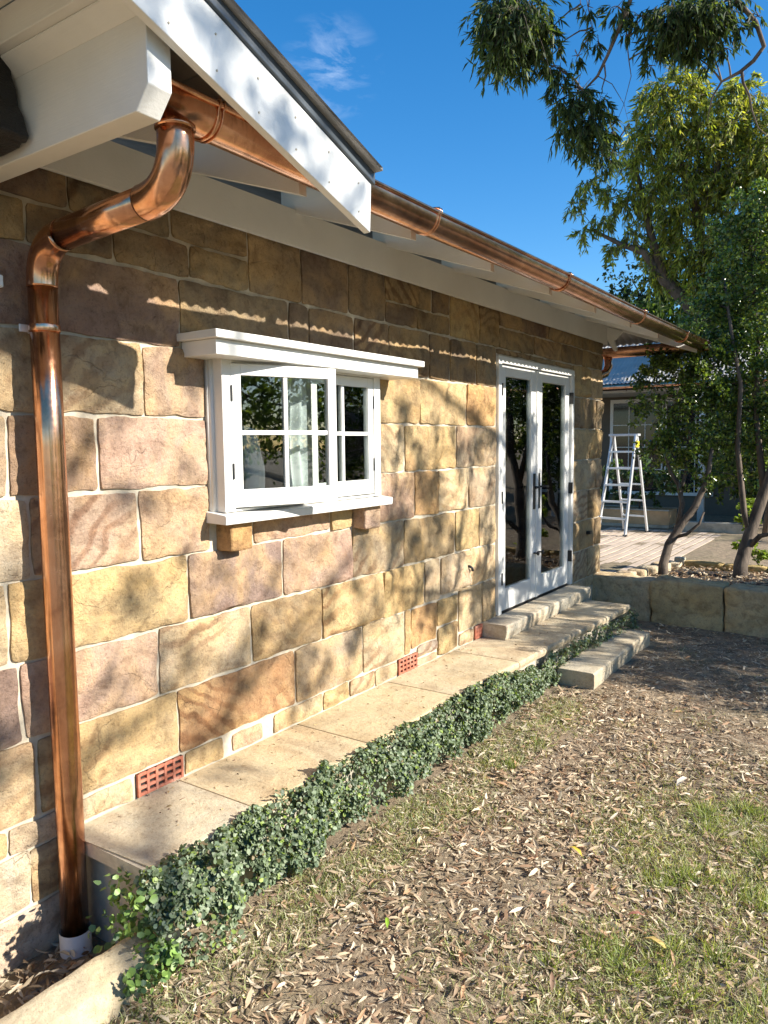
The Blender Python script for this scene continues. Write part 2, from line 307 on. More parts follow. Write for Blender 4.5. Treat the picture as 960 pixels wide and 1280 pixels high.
def stone(y0, y1, z0, z1, key, res=0.022, rock=1.0, x0=0.0, name='stone', parent=None, depth=0.02):
    gap = 0.0078; y0 += gap; y1 -= gap; z0 += gap; z1 -= gap
    W, H = y1-y0, z1-z0; ny = max(4, int(W/res)); nz = max(4, int(H/res)); sd_ = random.uniform(0, 500)
    # chisel planes: a few tilted facets give the rock face
    pl = [(random.uniform(-.22, .22), random.uniform(-.22, .22), random.uniform(-.3, W+.3), random.uniform(0, H), random.uniform(0.007, 0.017)) for _ in range(5)]
    cr_ = random.uniform(0.004, 0.012); vs = []; fs = []
    for j in range(nz+1):
        for i in range(ny+1):
            u = i/ny; v = j/nz; y = y0+u*W; z = z0+v*H
            e = 0.010*fbm(y*7, z*7, sd_, 4)
            dx = min(u, 1-u)*W; dz = min(v, 1-v)*H; d = min(dx, dz) - 0.25*min(0.03, abs(dx-dz))*0
            rnd = math.hypot(max(0, 0.022-dx), max(0, 0.022-dz))
            yy = y + (e if i in (0, ny) else 0.4*e) ; zz = z + (0.010*fbm(y*7, z*7, sd_+40, 4) if j in (0, nz) else 0)
            if rnd > 0.0 and (i in (0, ny)) and (j in (0, nz)): yy += (0.004 if i == 0 else -0.004); zz += (0.003 if j == 0 else -0.003)
            fall = sm(0, 0.004+0.010*abs(fbm(y*14, z*14, sd_+21, 3)), d)
            h = min(p[4]+p[0]*(y-y0-p[2])*0.5+p[1]*(z-z0-p[3])*0.5 for p in pl); h = max(h, 0.001)
            h += 0.012*fbm(y*4, z*4, sd_, 5) + 0.008*abs(fbm(y*11, z*11, sd_, 4)) - .006*sm(.3, .5, fbm(y*2.5+z*2, z*6, sd_+9, 3))
            fall = .42+.58*fall; vs.append((x0+0.001+fall*max(0.002, 0.0045+rock*h), yy, zz))
    nn = ny+1
    for j in range(nz):
        for i in range(ny): fs.append((j*nn+i, j*nn+i+1, (j+1)*nn+i+1, (j+1)*nn+i))
    ring = [i for i in range(nn)] + [j*nn+ny for j in range(1, nz+1)] + [nz*nn+i for i in range(ny-1, -1, -1)] + [j*nn for j in range(nz-1, 0, -1)]
    b0 = len(vs); vs += [(x0-depth, vs[k][1], vs[k][2]) for k in ring]; n = len(ring)
    for k in range(n): fs.append((ring[k], b0+k, b0+(k+1) % n, ring[(k+1) % n]))
    me = bpy.data.meshes.new(name); me.from_pydata(vs, [], fs); me.update()
    bm = bmesh.new(); bm.from_mesh(me); bmesh.ops.recalc_face_normals(bm, faces=bm.faces); bm.to_mesh(me); bm.free()
    o = link(name, me, M_stone, parent or wall, smooth=True); me.set_sharp_from_angle(angle=rad(42))
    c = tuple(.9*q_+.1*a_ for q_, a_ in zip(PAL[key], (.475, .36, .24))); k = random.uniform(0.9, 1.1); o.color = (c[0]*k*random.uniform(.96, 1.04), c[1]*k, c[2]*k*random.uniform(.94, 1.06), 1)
    return o
Z = [-0.10, 0.12, 0.353, 0.465, 0.777, 1.085, 1.40, 1.714, 2.03, 2.345, 2.66, 2.985]
def course(z0, z1, ys_, keys, **k):
    kk = dict(k); r0 = kk.pop('rock', 1.0)
    for a, b, c in zip(ys_[:-1], ys_[1:], keys):
        if c != '.': stone(a, b, z0, z1, c, 0.018 if a < 3 else (0.024 if a < 5 else 0.03), rock=r0*(1.15 if a < 3.7 else 1.7), **kk)
course(Z[0], Z[1], [-.6, .1, .75, 1.3, 1.72], 'ybcw'); course(Z[1], Z[2], [-.6, -.1, .5, 1.12, 1.50, 1.72], 'cyywc')
# below the ledge: only its near end shows
course(Z[2], Z[3], [-.6, 0, .45, .95, 1.42, 1.70, 1.985], 'ycbywc'); course(Z[2], Z[3], [2.27, 2.52], 'y', rock=.7)
course(Z[2], Z[3]-.01, [2.57, 2.80], 'p', rock=.6); course(Z[2], Z[3], [2.88, 3.30, 3.55, 3.82, 4.075], 'cybc', rock=.8)
course(Z[2], .41, [4.325, 4.60], 'p', rock=.6); course(.41, .50, [4.325, 4.60], 'g', rock=.6)
course(Z[2], .57, [4.60, 4.905], 'y'); course(Z[2], Z[3], [4.915, 5.165], 'w', rock=.5)
course(Z[3], Z[4], [-.6, -.05, .6, 1.08, 1.55, 2.24, 3.055], 'pcycyo'); course(Z[3], Z[4], [3.055, 3.69, 4.17, 4.25], 'bcy')
course(.50, Z[4], [4.25, 4.60], 'o'); course(.57, Z[4], [4.60, 4.905], 'y'); course(Z[3], Z[4]+.02, [4.915, 5.30, 5.545], 'cc')
course(Z[4], Z[5], [-.6, .1, .7, 1.22, 1.50, 2.145, 2.73, 3.30, 3.92, 4.43, 4.65], 'bycupbmyyc'[:10]); course(Z[4]+.02, Z[5], [4.65, 5.10, 5.545], 'bc')
course(Z[5], Z[6], [-.6, 0, .5, 1.0, 1.47, 2.33, 2.98, 3.60, 4.17, 4.87, 5.25, 5.545], 'cypcyupbmyc')
course(Z[6], Z[7], [-.6, .2, .8, 1.28, 1.57, 2.07, 2.475], 'pcbwpp'); course(Z[6], WIN[2]-.004, [2.76, 3.39, 3.61], 'py', rock=.8)
course(Z[6], Z[7], [3.845, 4.31, 4.63, 5.075, 5.545], 'pocb'); course(Z[6], 1.53, [3.78, 3.845], 'p', rock=.6); course(1.60, Z[7], [3.80, 3.845], 'p', rock=.5)
course(Z[7], Z[8], [-.6, 0, .5, 1.08, 1.50, 1.88, 2.475], 'cycbup'); course(Z[7], Z[8], [3.79, 4.19, 4.89, 5.545], 'cyb')
course(Z[8], Z[9], [-.6, .3, .75, 1.2, 1.47, 2.12, 2.475], 'cbywbp'); course(Z[8], Z[9], [3.79, 4.38, 5.05, 5.545], 'yyo')
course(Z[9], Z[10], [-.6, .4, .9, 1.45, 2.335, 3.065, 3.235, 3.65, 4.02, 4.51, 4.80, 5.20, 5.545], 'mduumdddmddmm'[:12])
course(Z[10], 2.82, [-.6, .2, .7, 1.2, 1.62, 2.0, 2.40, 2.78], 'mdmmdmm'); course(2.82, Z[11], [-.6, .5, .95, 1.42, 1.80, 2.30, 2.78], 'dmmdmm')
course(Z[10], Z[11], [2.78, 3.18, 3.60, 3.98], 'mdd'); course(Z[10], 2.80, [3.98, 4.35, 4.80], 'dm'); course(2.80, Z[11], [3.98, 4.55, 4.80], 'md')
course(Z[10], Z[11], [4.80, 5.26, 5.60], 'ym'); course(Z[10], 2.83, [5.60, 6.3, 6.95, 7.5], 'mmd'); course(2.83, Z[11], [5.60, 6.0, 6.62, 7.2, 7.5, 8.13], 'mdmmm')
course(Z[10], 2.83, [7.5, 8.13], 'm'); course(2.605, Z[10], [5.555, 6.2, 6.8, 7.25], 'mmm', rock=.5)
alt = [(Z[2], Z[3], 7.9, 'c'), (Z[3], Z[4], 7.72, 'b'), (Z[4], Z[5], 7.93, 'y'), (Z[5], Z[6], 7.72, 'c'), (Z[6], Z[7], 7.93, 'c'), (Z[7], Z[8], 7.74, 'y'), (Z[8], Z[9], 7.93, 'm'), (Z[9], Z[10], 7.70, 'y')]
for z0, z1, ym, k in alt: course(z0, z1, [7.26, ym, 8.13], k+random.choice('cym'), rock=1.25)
# corbel blocks carrying the window sill
for y0, y1, k in ((2.52, 2.665, 'o'), (3.61, 3.77, 'p')):
    mb = MB(); mb.box(-0.02, 0.098, y0, y1, 1.392, 1.533); o = mb.build('corbel', M_stone, wall, bevel=0.012, seg=3)
    sb = o.modifiers.new('s', 'SUBSURF'); sb.subdivision_type = 'SIMPLE'; sb.levels = sb.render_levels = 3
    tx = bpy.data.textures.new('rough_face', 'CLOUDS'); tx.noise_scale = 0.05; dm = o.modifiers.new('d', 'DISPLACE'); dm.texture = tx; dm.strength = 0.012
    o.color = PAL[k]+(1,)
# terracotta air bricks with their grid of holes
def air_brick(y0, y1, z0, z1):
    mb = MB(); n = 5; m = 3; t_ = 0.014; W = y1-y0; H = z1-z0; cw = (W-t_)/n; chh = (H-t_)/m
    for i in range(n+1): mb.box(-0.002, 0.014, y0+i*cw, y0+i*cw+t_, z0, z1)
    for j in range(m+1): mb.box(-0.002, 0.012, y0+0.001, y1-0.001, z0+j*chh, z0+j*chh+t_)
    o = mb.build('air_brick', M_brick, wall, bevel=0.0015)
    mb = MB(); mb.box(-0.0035, 0.001, y0, y1, z0, z1); mb.build('air_brick_backing', M_void, wall)
air_brick(2.0, 2.255, 0.357, 0.462); air_brick(4.085, 4.315, 0.357, 0.462); air_brick(5.172, 5.29, 0.357, 0.465)
# iron tap stub and bolt in the wall
MB().tube([(0.01, 5.02, .965), (.045, 5.02, .965), (.06, 5.03, .955), (.062, 5.035, .93)], 0.011, 8).build('wall_hook', M_black, wall, True)
MB().box(0.01, 0.05, 7.66, 7.72, 0.93, 0.965).build('wall_hook', M_black, wall, bevel=.004)
# black flashing gaps above the window crown
for y0, y1, h in ((2.36, 2.50, .04), (2.80, 3.13, .06), (3.30, 3.60, .065)):
    n = 8; tp = [(y0+(y1-y0)*i/n, 2.395+h*(0.6+.4*random.random())*math.sin(math.pi*(i+.35)/(n+.7))**0.35) for i in range(n+1)]
    MB().prism([(y0, 2.39)]+tp+[(y1, 2.39)], 'x', 0.0, 0.035).build('crown_flashing', M_plastic, wall)

# ---- window
wy0, wy1, wz0, wz1 = 2.487, 3.776, 1.585, 2.345
mb = MB()
mb.box(0.0, 0.10, wy0, wy0+0.066, wz0, wz1); mb.box(0.0, 0.10, wy1-0.066, wy1, wz0, wz1); mb.box(0.0, 0.10, wy0+.066, wy1-.066, 2.292, wz1); mb.box(0.0, 0.095, wy0+.066, wy1-.066, wz0, wz0+0.012)
win = mb.build('window', M_paint, house, bevel=0.003)
MB().box(-0.18, 0.0, wy0, wy0+0.03, wz0, wz1).box(-0.18, 0.0, wy1-.03, wy1, wz0, wz1).box(-0.18, 0, wy0+.03, wy1-.03, 2.31, wz1).box(-0.18, 0, wy0+.03, wy1-.03, wz0-.04, wz0).build('window_lining', M_paint, win)
mb = MB(); mb.tube([(0.03, wy0-0.004, wz0), (0.03, wy0-0.004, wz1-.04)], 0.014, 10); mb.box(0.0, 0.024, wy0-0.018, wy0, wz0, wz1-.04)
mb.build('side_moulding', M_paint, win, True)
mb = MB(); mb.prism([(-0.0, 1.535), (0.142, 1.530), (0.145, 1.565), (0.142, 1.574), (0.0, 1.590)], 'y', 2.447, 3.835); mb.build('sill', M_paint, win, bevel=0.004)
MB().box(0.0, 0.258, 2.313, 4.035, 2.372, 2.407).build('crown_board', M_paint, win, bevel=0.003)
MB().box(0.0, 0.226, 2.341, 4.008, 2.303, 2.371).build('crown_board', M_paint, win, bevel=0.003)
def sash(hinge, ang, width, z0, z1, flip=1, stiles=(.048, .048), cols=2):
    """casement leaf, built flat in y then swung about its hinge"""
    d = 0.036; top, bot, mun = 0.055, 0.085, 0.022; s0, s1 = stiles
    R = Matrix.Rotation(ang, 4, 'Z'); T = Matrix.Translation(hinge)
    def put(mb_, name, mat, bevel=0.002, par=win):
        mb_.v = [tuple(T @ R @ Vector(v)) for v in mb_.v]; return mb_.build(name, mat, par, bevel=bevel)
    Y = lambda a: flip*a
    def bx(mb_, a, b, x0, x1, za, zb):
        p, q = sorted((Y(a), Y(b))); mb_.box(x0, x1, p, q, za, zb)
    H = z1-z0; mb_ = MB(); bx(mb_, 0, s0, 0, d, 0, H); bx(mb_, width-s1, width, 0, d, 0, H); bx(mb_, s0, width-s1, 0, d-.0005, H-top, H); bx(mb_, s0, width-s1, 0, d-.0005, 0, bot)
    sh = put(mb_, 'sash', M_paint, .003)
    gw = (width-s0-s1); zb = bot; zt = H-top; zm = (zb+zt)/2; mb_ = MB()
    for c in range(1, cols): a = s0+gw*c/cols; bx(mb_, a-mun/2, a+mun/2, .006, d-.006, zb, zt)
    for c in range(cols):
        a0 = s0+gw*c/cols+(mun/2 if c else 0); a1 = s0+gw*(c+1)/cols-(mun/2 if c < cols-1 else 0); bx(mb_, a0, a1, .0065, d-.0065, zm-mun/2, zm+mun/2)
    put(mb_, 'glazing_bar', M_paint, .003)
    for c in range(cols):
        a0 = s0+gw*c/cols+(mun/2 if c else 0); a1 = s0+gw*(c+1)/cols-(mun/2 if c < cols-1 else 0)
        for (p, q) in ((zb, zm-mun/2), (zm+mun/2, zt)):
            m2 = MB(); bx(m2, a0, a1, .015, .019, p, q); put(m2, 'pane', M_glass, 0)
    for zz in (H*0.2, H*0.74):
        m2 = MB(); p, q = sorted((Y(-.004), Y(.004))); m2.box(d-.008, d+.006, p, q, zz, zz+.075); put(m2, 'hinge', M_black, .001)
sash(Vector((0.068, 2.556, 1.604)), -math.asin(min(1, .195/.585)), 0.585, 0, .685, 1, (.05, .05))
sash(Vector((0.060, 3.706, 1.604)), 0.0, 0.572, 0, .685, -1, (.05, .05))
# ---- french doors
dy0, dy1, dz0, dz1 = 5.560, 7.245, 0.474, 2.597
mb = MB(); mb.box(-0.10, 0.022, dy0, dy0+.062, dz0, dz1); mb.box(-0.10, 0.022, dy1-.062, dy1, dz0, dz1); mb.box(-.10, 0.022, dy0+.062, dy1-.062, 2.542, dz1)
door = mb.build('french_door', M_paint, house, bevel=.003); door['label'] = 'white glazed double door with black handles'
MB().box(-.10, -.012, dy0+.062, dy1-.062, dz0-.03, dz0+.012).build('door_sill', M_black, door, bevel=.002)
ymid = 6.385
for (a, b, ga, gb) in ((dy0+.065, ymid-.002, 5.742, 6.262), (ymid+.002, dy1-.065, 6.506, 7.072)):
    z0, z1 = dz0+.014, 2.538; gz0, gz1 = .672, 2.445
    mb = MB(); mb.box(-.045, -.004, a, ga, z0, z1); mb.box(-.045, -.004, gb, b, z0, z1); mb.box(-.045, -.0045, ga, gb, z0, gz0); mb.box(-.045, -.0045, ga, gb, gz1, z1)
    mb.build('door_leaf', M_paint, door, bevel=.004)
    MB().box(-.028, -.022, ga, gb, gz0, gz1).build('door_pane', M_glass, door)
MB().box(-.006, .006, ymid-.022, ymid+.022, dz0+.014, 2.538).build('meeting_strip', M_paint, door, bevel=.003)
for zz in (2.28, 1.40, .72):
    MB().box(-.006, .030, dy0+.052, dy0+.068, zz, zz+.10).build('door_hinge', M_black, door, bevel=.002)
    MB().box(-.006, .034, dy1-.072, dy1-.050, zz-.01, zz+.10).build('door_hinge', M_black, door, bevel=.002)
for yy in (6.325, 6.43):
    MB().box(-.004, .006, yy-.018, yy+.018, 1.30, 1.62).build('handle_plate', M_black, door, bevel=.002)
    MB().tube([(0, yy, 1.50), (.05, yy, 1.50), (.058, yy+.02 if yy > 6.38 else yy-.02, 1.50), (.055, yy+.09 if yy > 6.38 else yy-.09, 1.495)], .008, 8).build('lever_handle', M_black, door, True)
    MB().tube([(0, yy, .90), (.03, yy, .90), (.036, yy, .90), (.05, yy, .90)], [.008, .008, .02, .018], 10).build('door_knob', M_black, door, True)
# dim rooms behind the glass
mb = MB()
for (x0, x1, y0, y1) in ((-3.6, -.32, 1.2, 4.8), (-3.6, -.32, 4.85, 8.0)):
    mb.box(x0-.1, x0, y0, y1, .4, 2.9); mb.box(x0, x1, y0-.08, y0, .4, 2.9); mb.box(x0, x1, y1, y1+.05, .4, 2.9); mb.box(x0, x1, y0, y1, 2.9, 2.95)
tag(mb.build('room_walls', M_inner, house)); MB().box(-3.6, -.1, 1.2, 4.8, .3, .40).box(-3.6, -.11, 4.85, 8.0, .3, .40).build('room_floor', M_floorb, house)
# curtain strips and cloth seen through the panes
def cloth(name, y0, y1, z0, z1, x, amp, waves, label, cat):
    vs = []; fs = []; n = 60; m = 8
    for j in range(m+1):
        for i in range(n+1):
            u = i/n; y = y0+(y1-y0)*u; z = z0+(z1-z0)*j/m
            vs.append((x+amp*math.sin(u*waves*6.283+.4*math.sin(j*.7))+.01*fbm(y*4, z*3, 2, 3), y+.006*math.sin(z*9), z))
    for j in range(m):
        for i in range(n): fs.append((j*(n+1)+i, j*(n+1)+i+1, (j+1)*(n+1)+i+1, (j+1)*(n+1)+i))
    me_ = bpy.data.meshes.new(name); me_.from_pydata(vs, [], fs); o = link(name, me_, M_fabric, smooth=True)
    sl = o.modifiers.new('t', 'SOLIDIFY'); sl.thickness = .003; return tag(o, label, cat)
cloth('curtain', 3.10, 3.46, 1.60, 2.30, -.07, .018, 4, 'white pleated curtain hanging inside the window, seen through the open sash', 'curtain')
cloth('curtain', 5.98, 6.20, .55, 2.45, -.42, .03, 3, 'pale curtain hanging inside the left leaf of the glazed door', 'curtain')
cloth('curtain', 6.84, 7.06, .55, 2.45, -.42, .03, 3, 'pale curtain hanging inside the right leaf of the glazed door', 'curtain')
vs = []; fs = []; n = 22; m = 26                 # a white dust sheet thrown over something on the sill
for j in range(m+1):
    for i in range(n):
        a = 2*math.pi*i/n; zz = 1.58+.42*j/m; r = (.095-.045*(j/m)**2)*(1+.22*math.sin(3*a+zz*9)+.3*fbm(math.cos(a)*1.5, math.sin(a)*1.5, zz*5, 3)); r *= (1 if j < m else .15)
        vs.append((-.09+r*.6*math.cos(a), 2.82+.02*math.sin(zz*8)+r*math.sin(a), zz))
for j in range(m):
    for i in range(n): fs.append((j*n+i, j*n+(i+1) % n, (j+1)*n+(i+1) % n, (j+1)*n+i))
fs.append(tuple(m*n+i for i in range(n))); me = bpy.data.meshes.new('dust_sheet'); me.from_pydata(vs, [], fs)
tag(link('dust_sheet', me, M_fabric, smooth=True), 'crumpled white cloth bundle standing on the inside sill behind the near panes', 'cloth')

# ---- roof
SL = 0.345; XE, ZE = 0.80, 3.0145               # sheet edge over the gutter
def rz(x): return ZE + SL*(XE-x)
eaves = MB().box(.028, .050, 1.35, 8.14, 2.940, 3.128).build('frieze_board', M_paint, house, bevel=.003)
roof = None
def corr_z(y): return .008*math.cos(2*math.pi*y/.076)
vs = []; fs = []; Yc = np.arange(1.49, 8.99, .0127); XU = -3.6
for y in Yc:
    xu = min(XE-.02, max(XU, XE-(8.98-y))) if y > 4.5 else XU
    if y < 2.36: xe = XE - (2.36-y)*0 
    vs += [(XE, y, ZE+.008+corr_z(y)), (xu, y, rz(xu)+.008+corr_z(y))]
fs = [(2*i, 2*i+1, 2*i+3, 2*i+2) for i in range(len(Yc)-1)]
me = bpy.data.meshes.new('roof'); me.from_pydata(vs, [], fs); roof = link('roof', me, M_zinc, house, smooth=True)
sl = roof.modifiers.new('t', 'SOLIDIFY'); sl.thickness = .0015
# far slope of the hip
vs = []; fs = []; Xc = np.arange(-6.0, XE, .0127)
for x in Xc:
    yu = max(8.98-(XE-x), 8.98-4.5)
    vs += [(x, 8.98, ZE+.008+corr_z(x)), (x, yu, ZE+SL*(8.98-yu)+.008+corr_z(x))]
fs = [(2*i, 2*i+1, 2*i+3, 2*i+2) for i in range(len(Xc)-1)]
me = bpy.data.meshes.new('roof_hip'); me.from_pydata(vs, [], fs); o = link('roof_hip', me, M_zinc, roof, smooth=True); sl = o.modifiers.new('t', 'SOLIDIFY'); sl.thickness = .0015
def rafter(Y, x1=.765, x0=-.05, wd=.045):
    zt = lambda x: rz(x)-.004; zb = lambda x: 2.864+(.765-x)*SL
    MB().hexa([(x0,Y,zb(x0)),(x1,Y,zb(x1)),(x1,Y+wd,zb(x1)),(x0,Y+wd,zb(x0)),(x0,Y,zt(x0)),(x1,Y,zt(x1)),(x1,Y+wd,zt(x1)),(x0,Y+wd,zt(x0))]).build('rafter', M_paint, roof, bevel=.002)
for Y in (1.72, 2.29, 3.092, 3.927, 4.774, 5.649, 6.54, 7.42): rafter(Y)
# hip rafter and far tails
d = .045*.7071; zt = lambda q: rz(q)-.006; zb = lambda q: 2.858+(.80-q)*SL
q0, q1 = -.02, .80; yy = lambda q: 8.10+q
MB().hexa([(q0,yy(q0)-d,zb(q0)),(q1,yy(q1)-d,zb(q1)),(q1,yy(q1)+d,zb(q1)),(q0,yy(q0)+d,zb(q0)),(q0,yy(q0)-d,zt(q0)),(q1,yy(q1)-d,zt(q1)),(q1,yy(q1)+d,zt(q1)),(q0,yy(q0)+d,zt(q0))]).build('rafter', M_paint, roof, bevel=.002)
for X in (-.75, -1.6, -2.4):
    MB().hexa([(X,8.05,zb(-.05)),(X+.045,8.05,zb(-.05)),(X+.045,8.90,zb(.8)),(X,8.90,zb(.8)),(X,8.05,zt(-.05)),(X+.045,8.05,zt(-.05)),(X+.045,8.9,zt(.8)),(X,8.9,zt(.8))]).build('rafter', M_paint, roof, bevel=.002)
# frieze end and the bracket at the corner
MB().box(-2.5, .028, 8.12, 8.142, 2.94, 3.128).build('frieze_board', M_paint, roof, bevel=.003)
MB().prism([(.05, 3.12), (.05, 2.99), (.13, 2.86), (.16, 2.87), (.13, 2.97), (.22, 3.06)], 'y', 8.10, 8.145).build('eaves_bracket', M_paint, roof, bevel=.003)
# boards closing the eaves between the rafters (open joints let slivers of light through)
ry = [1.45, 1.72, 2.29, 3.092, 3.927, 4.774, 5.649, 6.54, 7.42, 8.05]
for i in range(len(ry)-1):
    a, b = ry[i]+.048, ry[i+1]-.003
    for k in range(5):
        x0 = .005+k*.152; x1 = x0+.148
        MB().hexa([(x0,a,rz(x0)-.022),(x1,a,rz(x1)-.022),(x1,b,rz(x1)-.022),(x0,b,rz(x0)-.022),(x0,a,rz(x0)-.008),(x1,a,rz(x1)-.008),(x1,b,rz(x1)-.008),(x0,b,rz(x0)-.008)]).build('eaves_board', M_soffit, roof)
# ---- copper gutter
def gutter_profile(cx, cz, r=.070):
    p = [(cx-r, cz+.046)]
    for k in range(0, 19): a = math.pi+math.pi*k/18; p.append((cx+r*math.cos(a), cz+r*math.sin(a)))
    p.append((cx+r, cz+.012)); return p
GX, GZ = .850, 2.945
prof = gutter_profile(GX, GZ); npf = len(prof); seg = [1.50, 1.70, 2.4, 3.1, 3.8, 4.72, 5.6, 6.5, 7.4, 8.2, 8.86]
vs = []; fs = []
for y in seg: vs += [(x, y, z+.004*math.sin(y*1.7)) for x, z in prof]
for i in range(len(seg)-1):
    for k in range(npf-1): fs.append((i*npf+k, i*npf+k+1, (i+1)*npf+k+1, (i+1)*npf+k))
fs += [tuple(range(npf)), tuple((len(seg)-1)*npf+k for k in range(npf))]
me = bpy.data.meshes.new('gutter'); me.from_pydata(vs, [], fs); gut = link('gutter', me, M_copper, house)
for p in me.polygons: p.use_smooth = len(p.vertices) == 4
sl = gut.modifiers.new('t', 'SOLIDIFY'); sl.thickness = .002
MB().tube([(GX+.074, y, GZ+.014+.004*math.sin(y*1.7)) for y in seg], .009, 10).build('gutter_bead', M_copper, gut, True)
def strap(Y, k=1.0):
    mb_ = MB(); pts = [(GX-.0745, Y, GZ+.02)]+[(GX+.0745*math.cos(math.pi+math.pi*i/16), Y, GZ+.0745*math.sin(math.pi+math.pi*i/16)) for i in range(17)]+[(GX+.085, Y, GZ+.015), (GX+.082, Y, GZ+.028), (GX+.05, Y, GZ+.034)]
    mb_.tube(pts, .0045, 6); mb_.tube([(x, Y+.02, z) for x, y, z in pts], .0035, 6)
    mb_.build('gutter_bracket', M_copper, gut, True)
for Y in (1.73, 3.075, 4.72, 6.42, 7.9): strap(Y)
# joint sleeves in the gutter
for Y in (3.09, 6.44):
    pr = gutter_profile(GX, GZ, .0712); vs = [(x, Y, z) for x, z in pr]+[(x, Y+.10, z) for x, z in pr]; n = len(pr)
    me = bpy.data.meshes.new('gutter_sleeve'); me.from_pydata(vs, [], [(k, k+1, n+k+1, n+k) for k in range(n-1)]); link('gutter_sleeve', me, M_copper, gut, smooth=True)
# gutter on the far end of the house and its leader
pr = gutter_profile(0, 0); vs = []; 
for x in (.92, -.5, -5.5): vs += [(x, 8.93+u, GZ+v) for u, v in pr]
n = len(pr); me = bpy.data.meshes.new('gutter_return'); me.from_pydata(vs, [], [(i*n+k, i*n+k+1, (i+1)*n+k+1, (i+1)*n+k) for i in range(2) for k in range(n-1)])
o = link('gutter_return', me, M_copper, gut, smooth=True); sl = o.modifiers.new('t', 'SOLIDIFY'); sl.thickness = .002
MB().tube([(-.20, 8.93, 2.88), (-.20, 8.93, 2.78), (-.22, 8.88, 2.70), (-.28, 8.5, 2.60), (-.32, 8.35, 2.53), (-.33, 8.28, 2.38), (-.33, 8.28, .4)], .05, 14).build('leader_pipe', M_copper, gut, True)
# ---- copper downpipe
def arc(pts, r, k=8):
    """fillet a polyline"""
    out = [Vector(pts[0])]
    for i in range(1, len(pts)-1):
        p = Vector(pts[i]); a = (Vector(pts[i-1])-p).normalized(); b = (Vector(pts[i+1])-p).normalized()
        s_, e_ = p+a*r, p+b*r
        for t in range(k+1):
            u = t/k; out.append(s_*(1-u)**2+p*2*u*(1-u)+e_*u*u)
    return out+[Vector(pts[-1])]
PY = 1.612; A = (.856, PY, 2.88); B = (.856, PY, 2.684); Cc = (.105, PY, 2.642); D = (.105, PY, -.05)
full = arc([A, B, Cc, D], .15, 12)
cut1 = .105+.145; 
pipe = MB().tube([(.105, PY, 2.50), (.105, PY, 1.9), (.104, PY, 1.2), (.106, PY, .5), (.105, PY, -.045)], .052, 28).build('downpipe', M_copper, house, True)
el2 = [p for p in full[14:] if p.z > 2.49]; 
e1 = full[:14]+[Vector((.70, PY, B[2]+(Cc[2]-B[2])*(.856-.70)/(.856-.105)))]; MB().tube(e1, .0565, 28).build('pipe_elbow', M_copper, pipe, True)
zz = lambda x: B[2]+(Cc[2]-B[2])*(.856-x)/(.856-.105)
MB().tube([(.715, PY, zz(.715)), (.245, PY, zz(.245))], .0530, 28).build('offset_pipe', M_copper, pipe, True)
e2 = [Vector((.255, PY, zz(.255)))]+full[14:27]+[Vector((.105, PY, 2.485))]; MB().tube(e2, .0545, 28).build('pipe_elbow', M_copper, pipe, True)
mb = MB(); mb.tube([(.105, PY, 2.325), (.105, PY, 2.350)], .0555, 28); mb.build('pipe_collar', M_copper, pipe, True, bevel=.002)
MB().box(.05, .056, PY-.068, PY+.078, 2.325, 2.352).box(.0, .05, PY-.009, PY+.009, 2.327, 2.35).build('pipe_clip', M_alu, pipe, bevel=.001)
MB().tube([(.856, PY, 2.862), (.856, PY, 2.875)], .062, 28).build('pipe_outlet', M_copper, pipe, True)
MB().tube([(.105, PY, -.30), (.105, PY, .005)], .060, 28, cap=False).build('drain_socket', M_pvc, pipe, True)
# ---- gable overhang: beam, soffit, barge board, capping
gab = MB().prism([(-.30, 2.822), (.945, 2.822), (1.0, 2.884), (1.0, 3.068), (-.30, 3.068)], 'y', 1.40, 1.482).build('gable_beam', M_paint, house, bevel=.003)
MB().prism([(1.399, 3.066), (1.352, 3.112), (1.352, 3.118), (1.482, 3.118), (1.482, 3.069)], 'x', -.3, 1.0).build('bed_moulding', M_paint, gab, bevel=.002)
MB().box(-.3, 1.0, 1.318, 1.482, 3.1185, 3.215).build('gable_fascia', M_paint, gab, bevel=.003)
for k in range(9):
    y1 = 1.316-k*.16; MB().box(-.6, 1.022, y1-.156, y1, 3.216, 3.232).build('soffit_board', M_soffit, gab)
MB().box(.10, .42, .78, 1.16, 3.196, 3.2155).box(.14, .38, .82, 1.12, 3.192, 3.1965).build('soffit_vent', M_black, gab)
gz = lambda y: 2.685+.3385*(2.352-y); gt = lambda y: 2.862+.3585*(2.364-y)
MB().prism([(2.352, gz(2.352)), (2.362, gt(2.362)), (-1.6, gt(-1.6)), (-1.6, gz(-1.6))], 'x', 1.026, 1.056).build('barge_board', M_paint, gab, bevel=.003)
gf = lambda y: gt(y)+.069
MB().prism([(2.374, gt(2.374)+.001), (2.376, gf(2.376)), (-1.6, gf(-1.6)), (-1.6, gt(-1.6)+.001)], 'x', 1.035, 1.066).build('barge_capping', M_capping, gab, bevel=.004)
for k in range(7):
    y_ = 2.28-k*.17
    for dz in (.035, .135): MB().tube([(1.055, y_, gz(y_)+dz), (1.0585, y_, gz(y_)+dz)], .0035, 8).build('nail_head', M_render, gab)
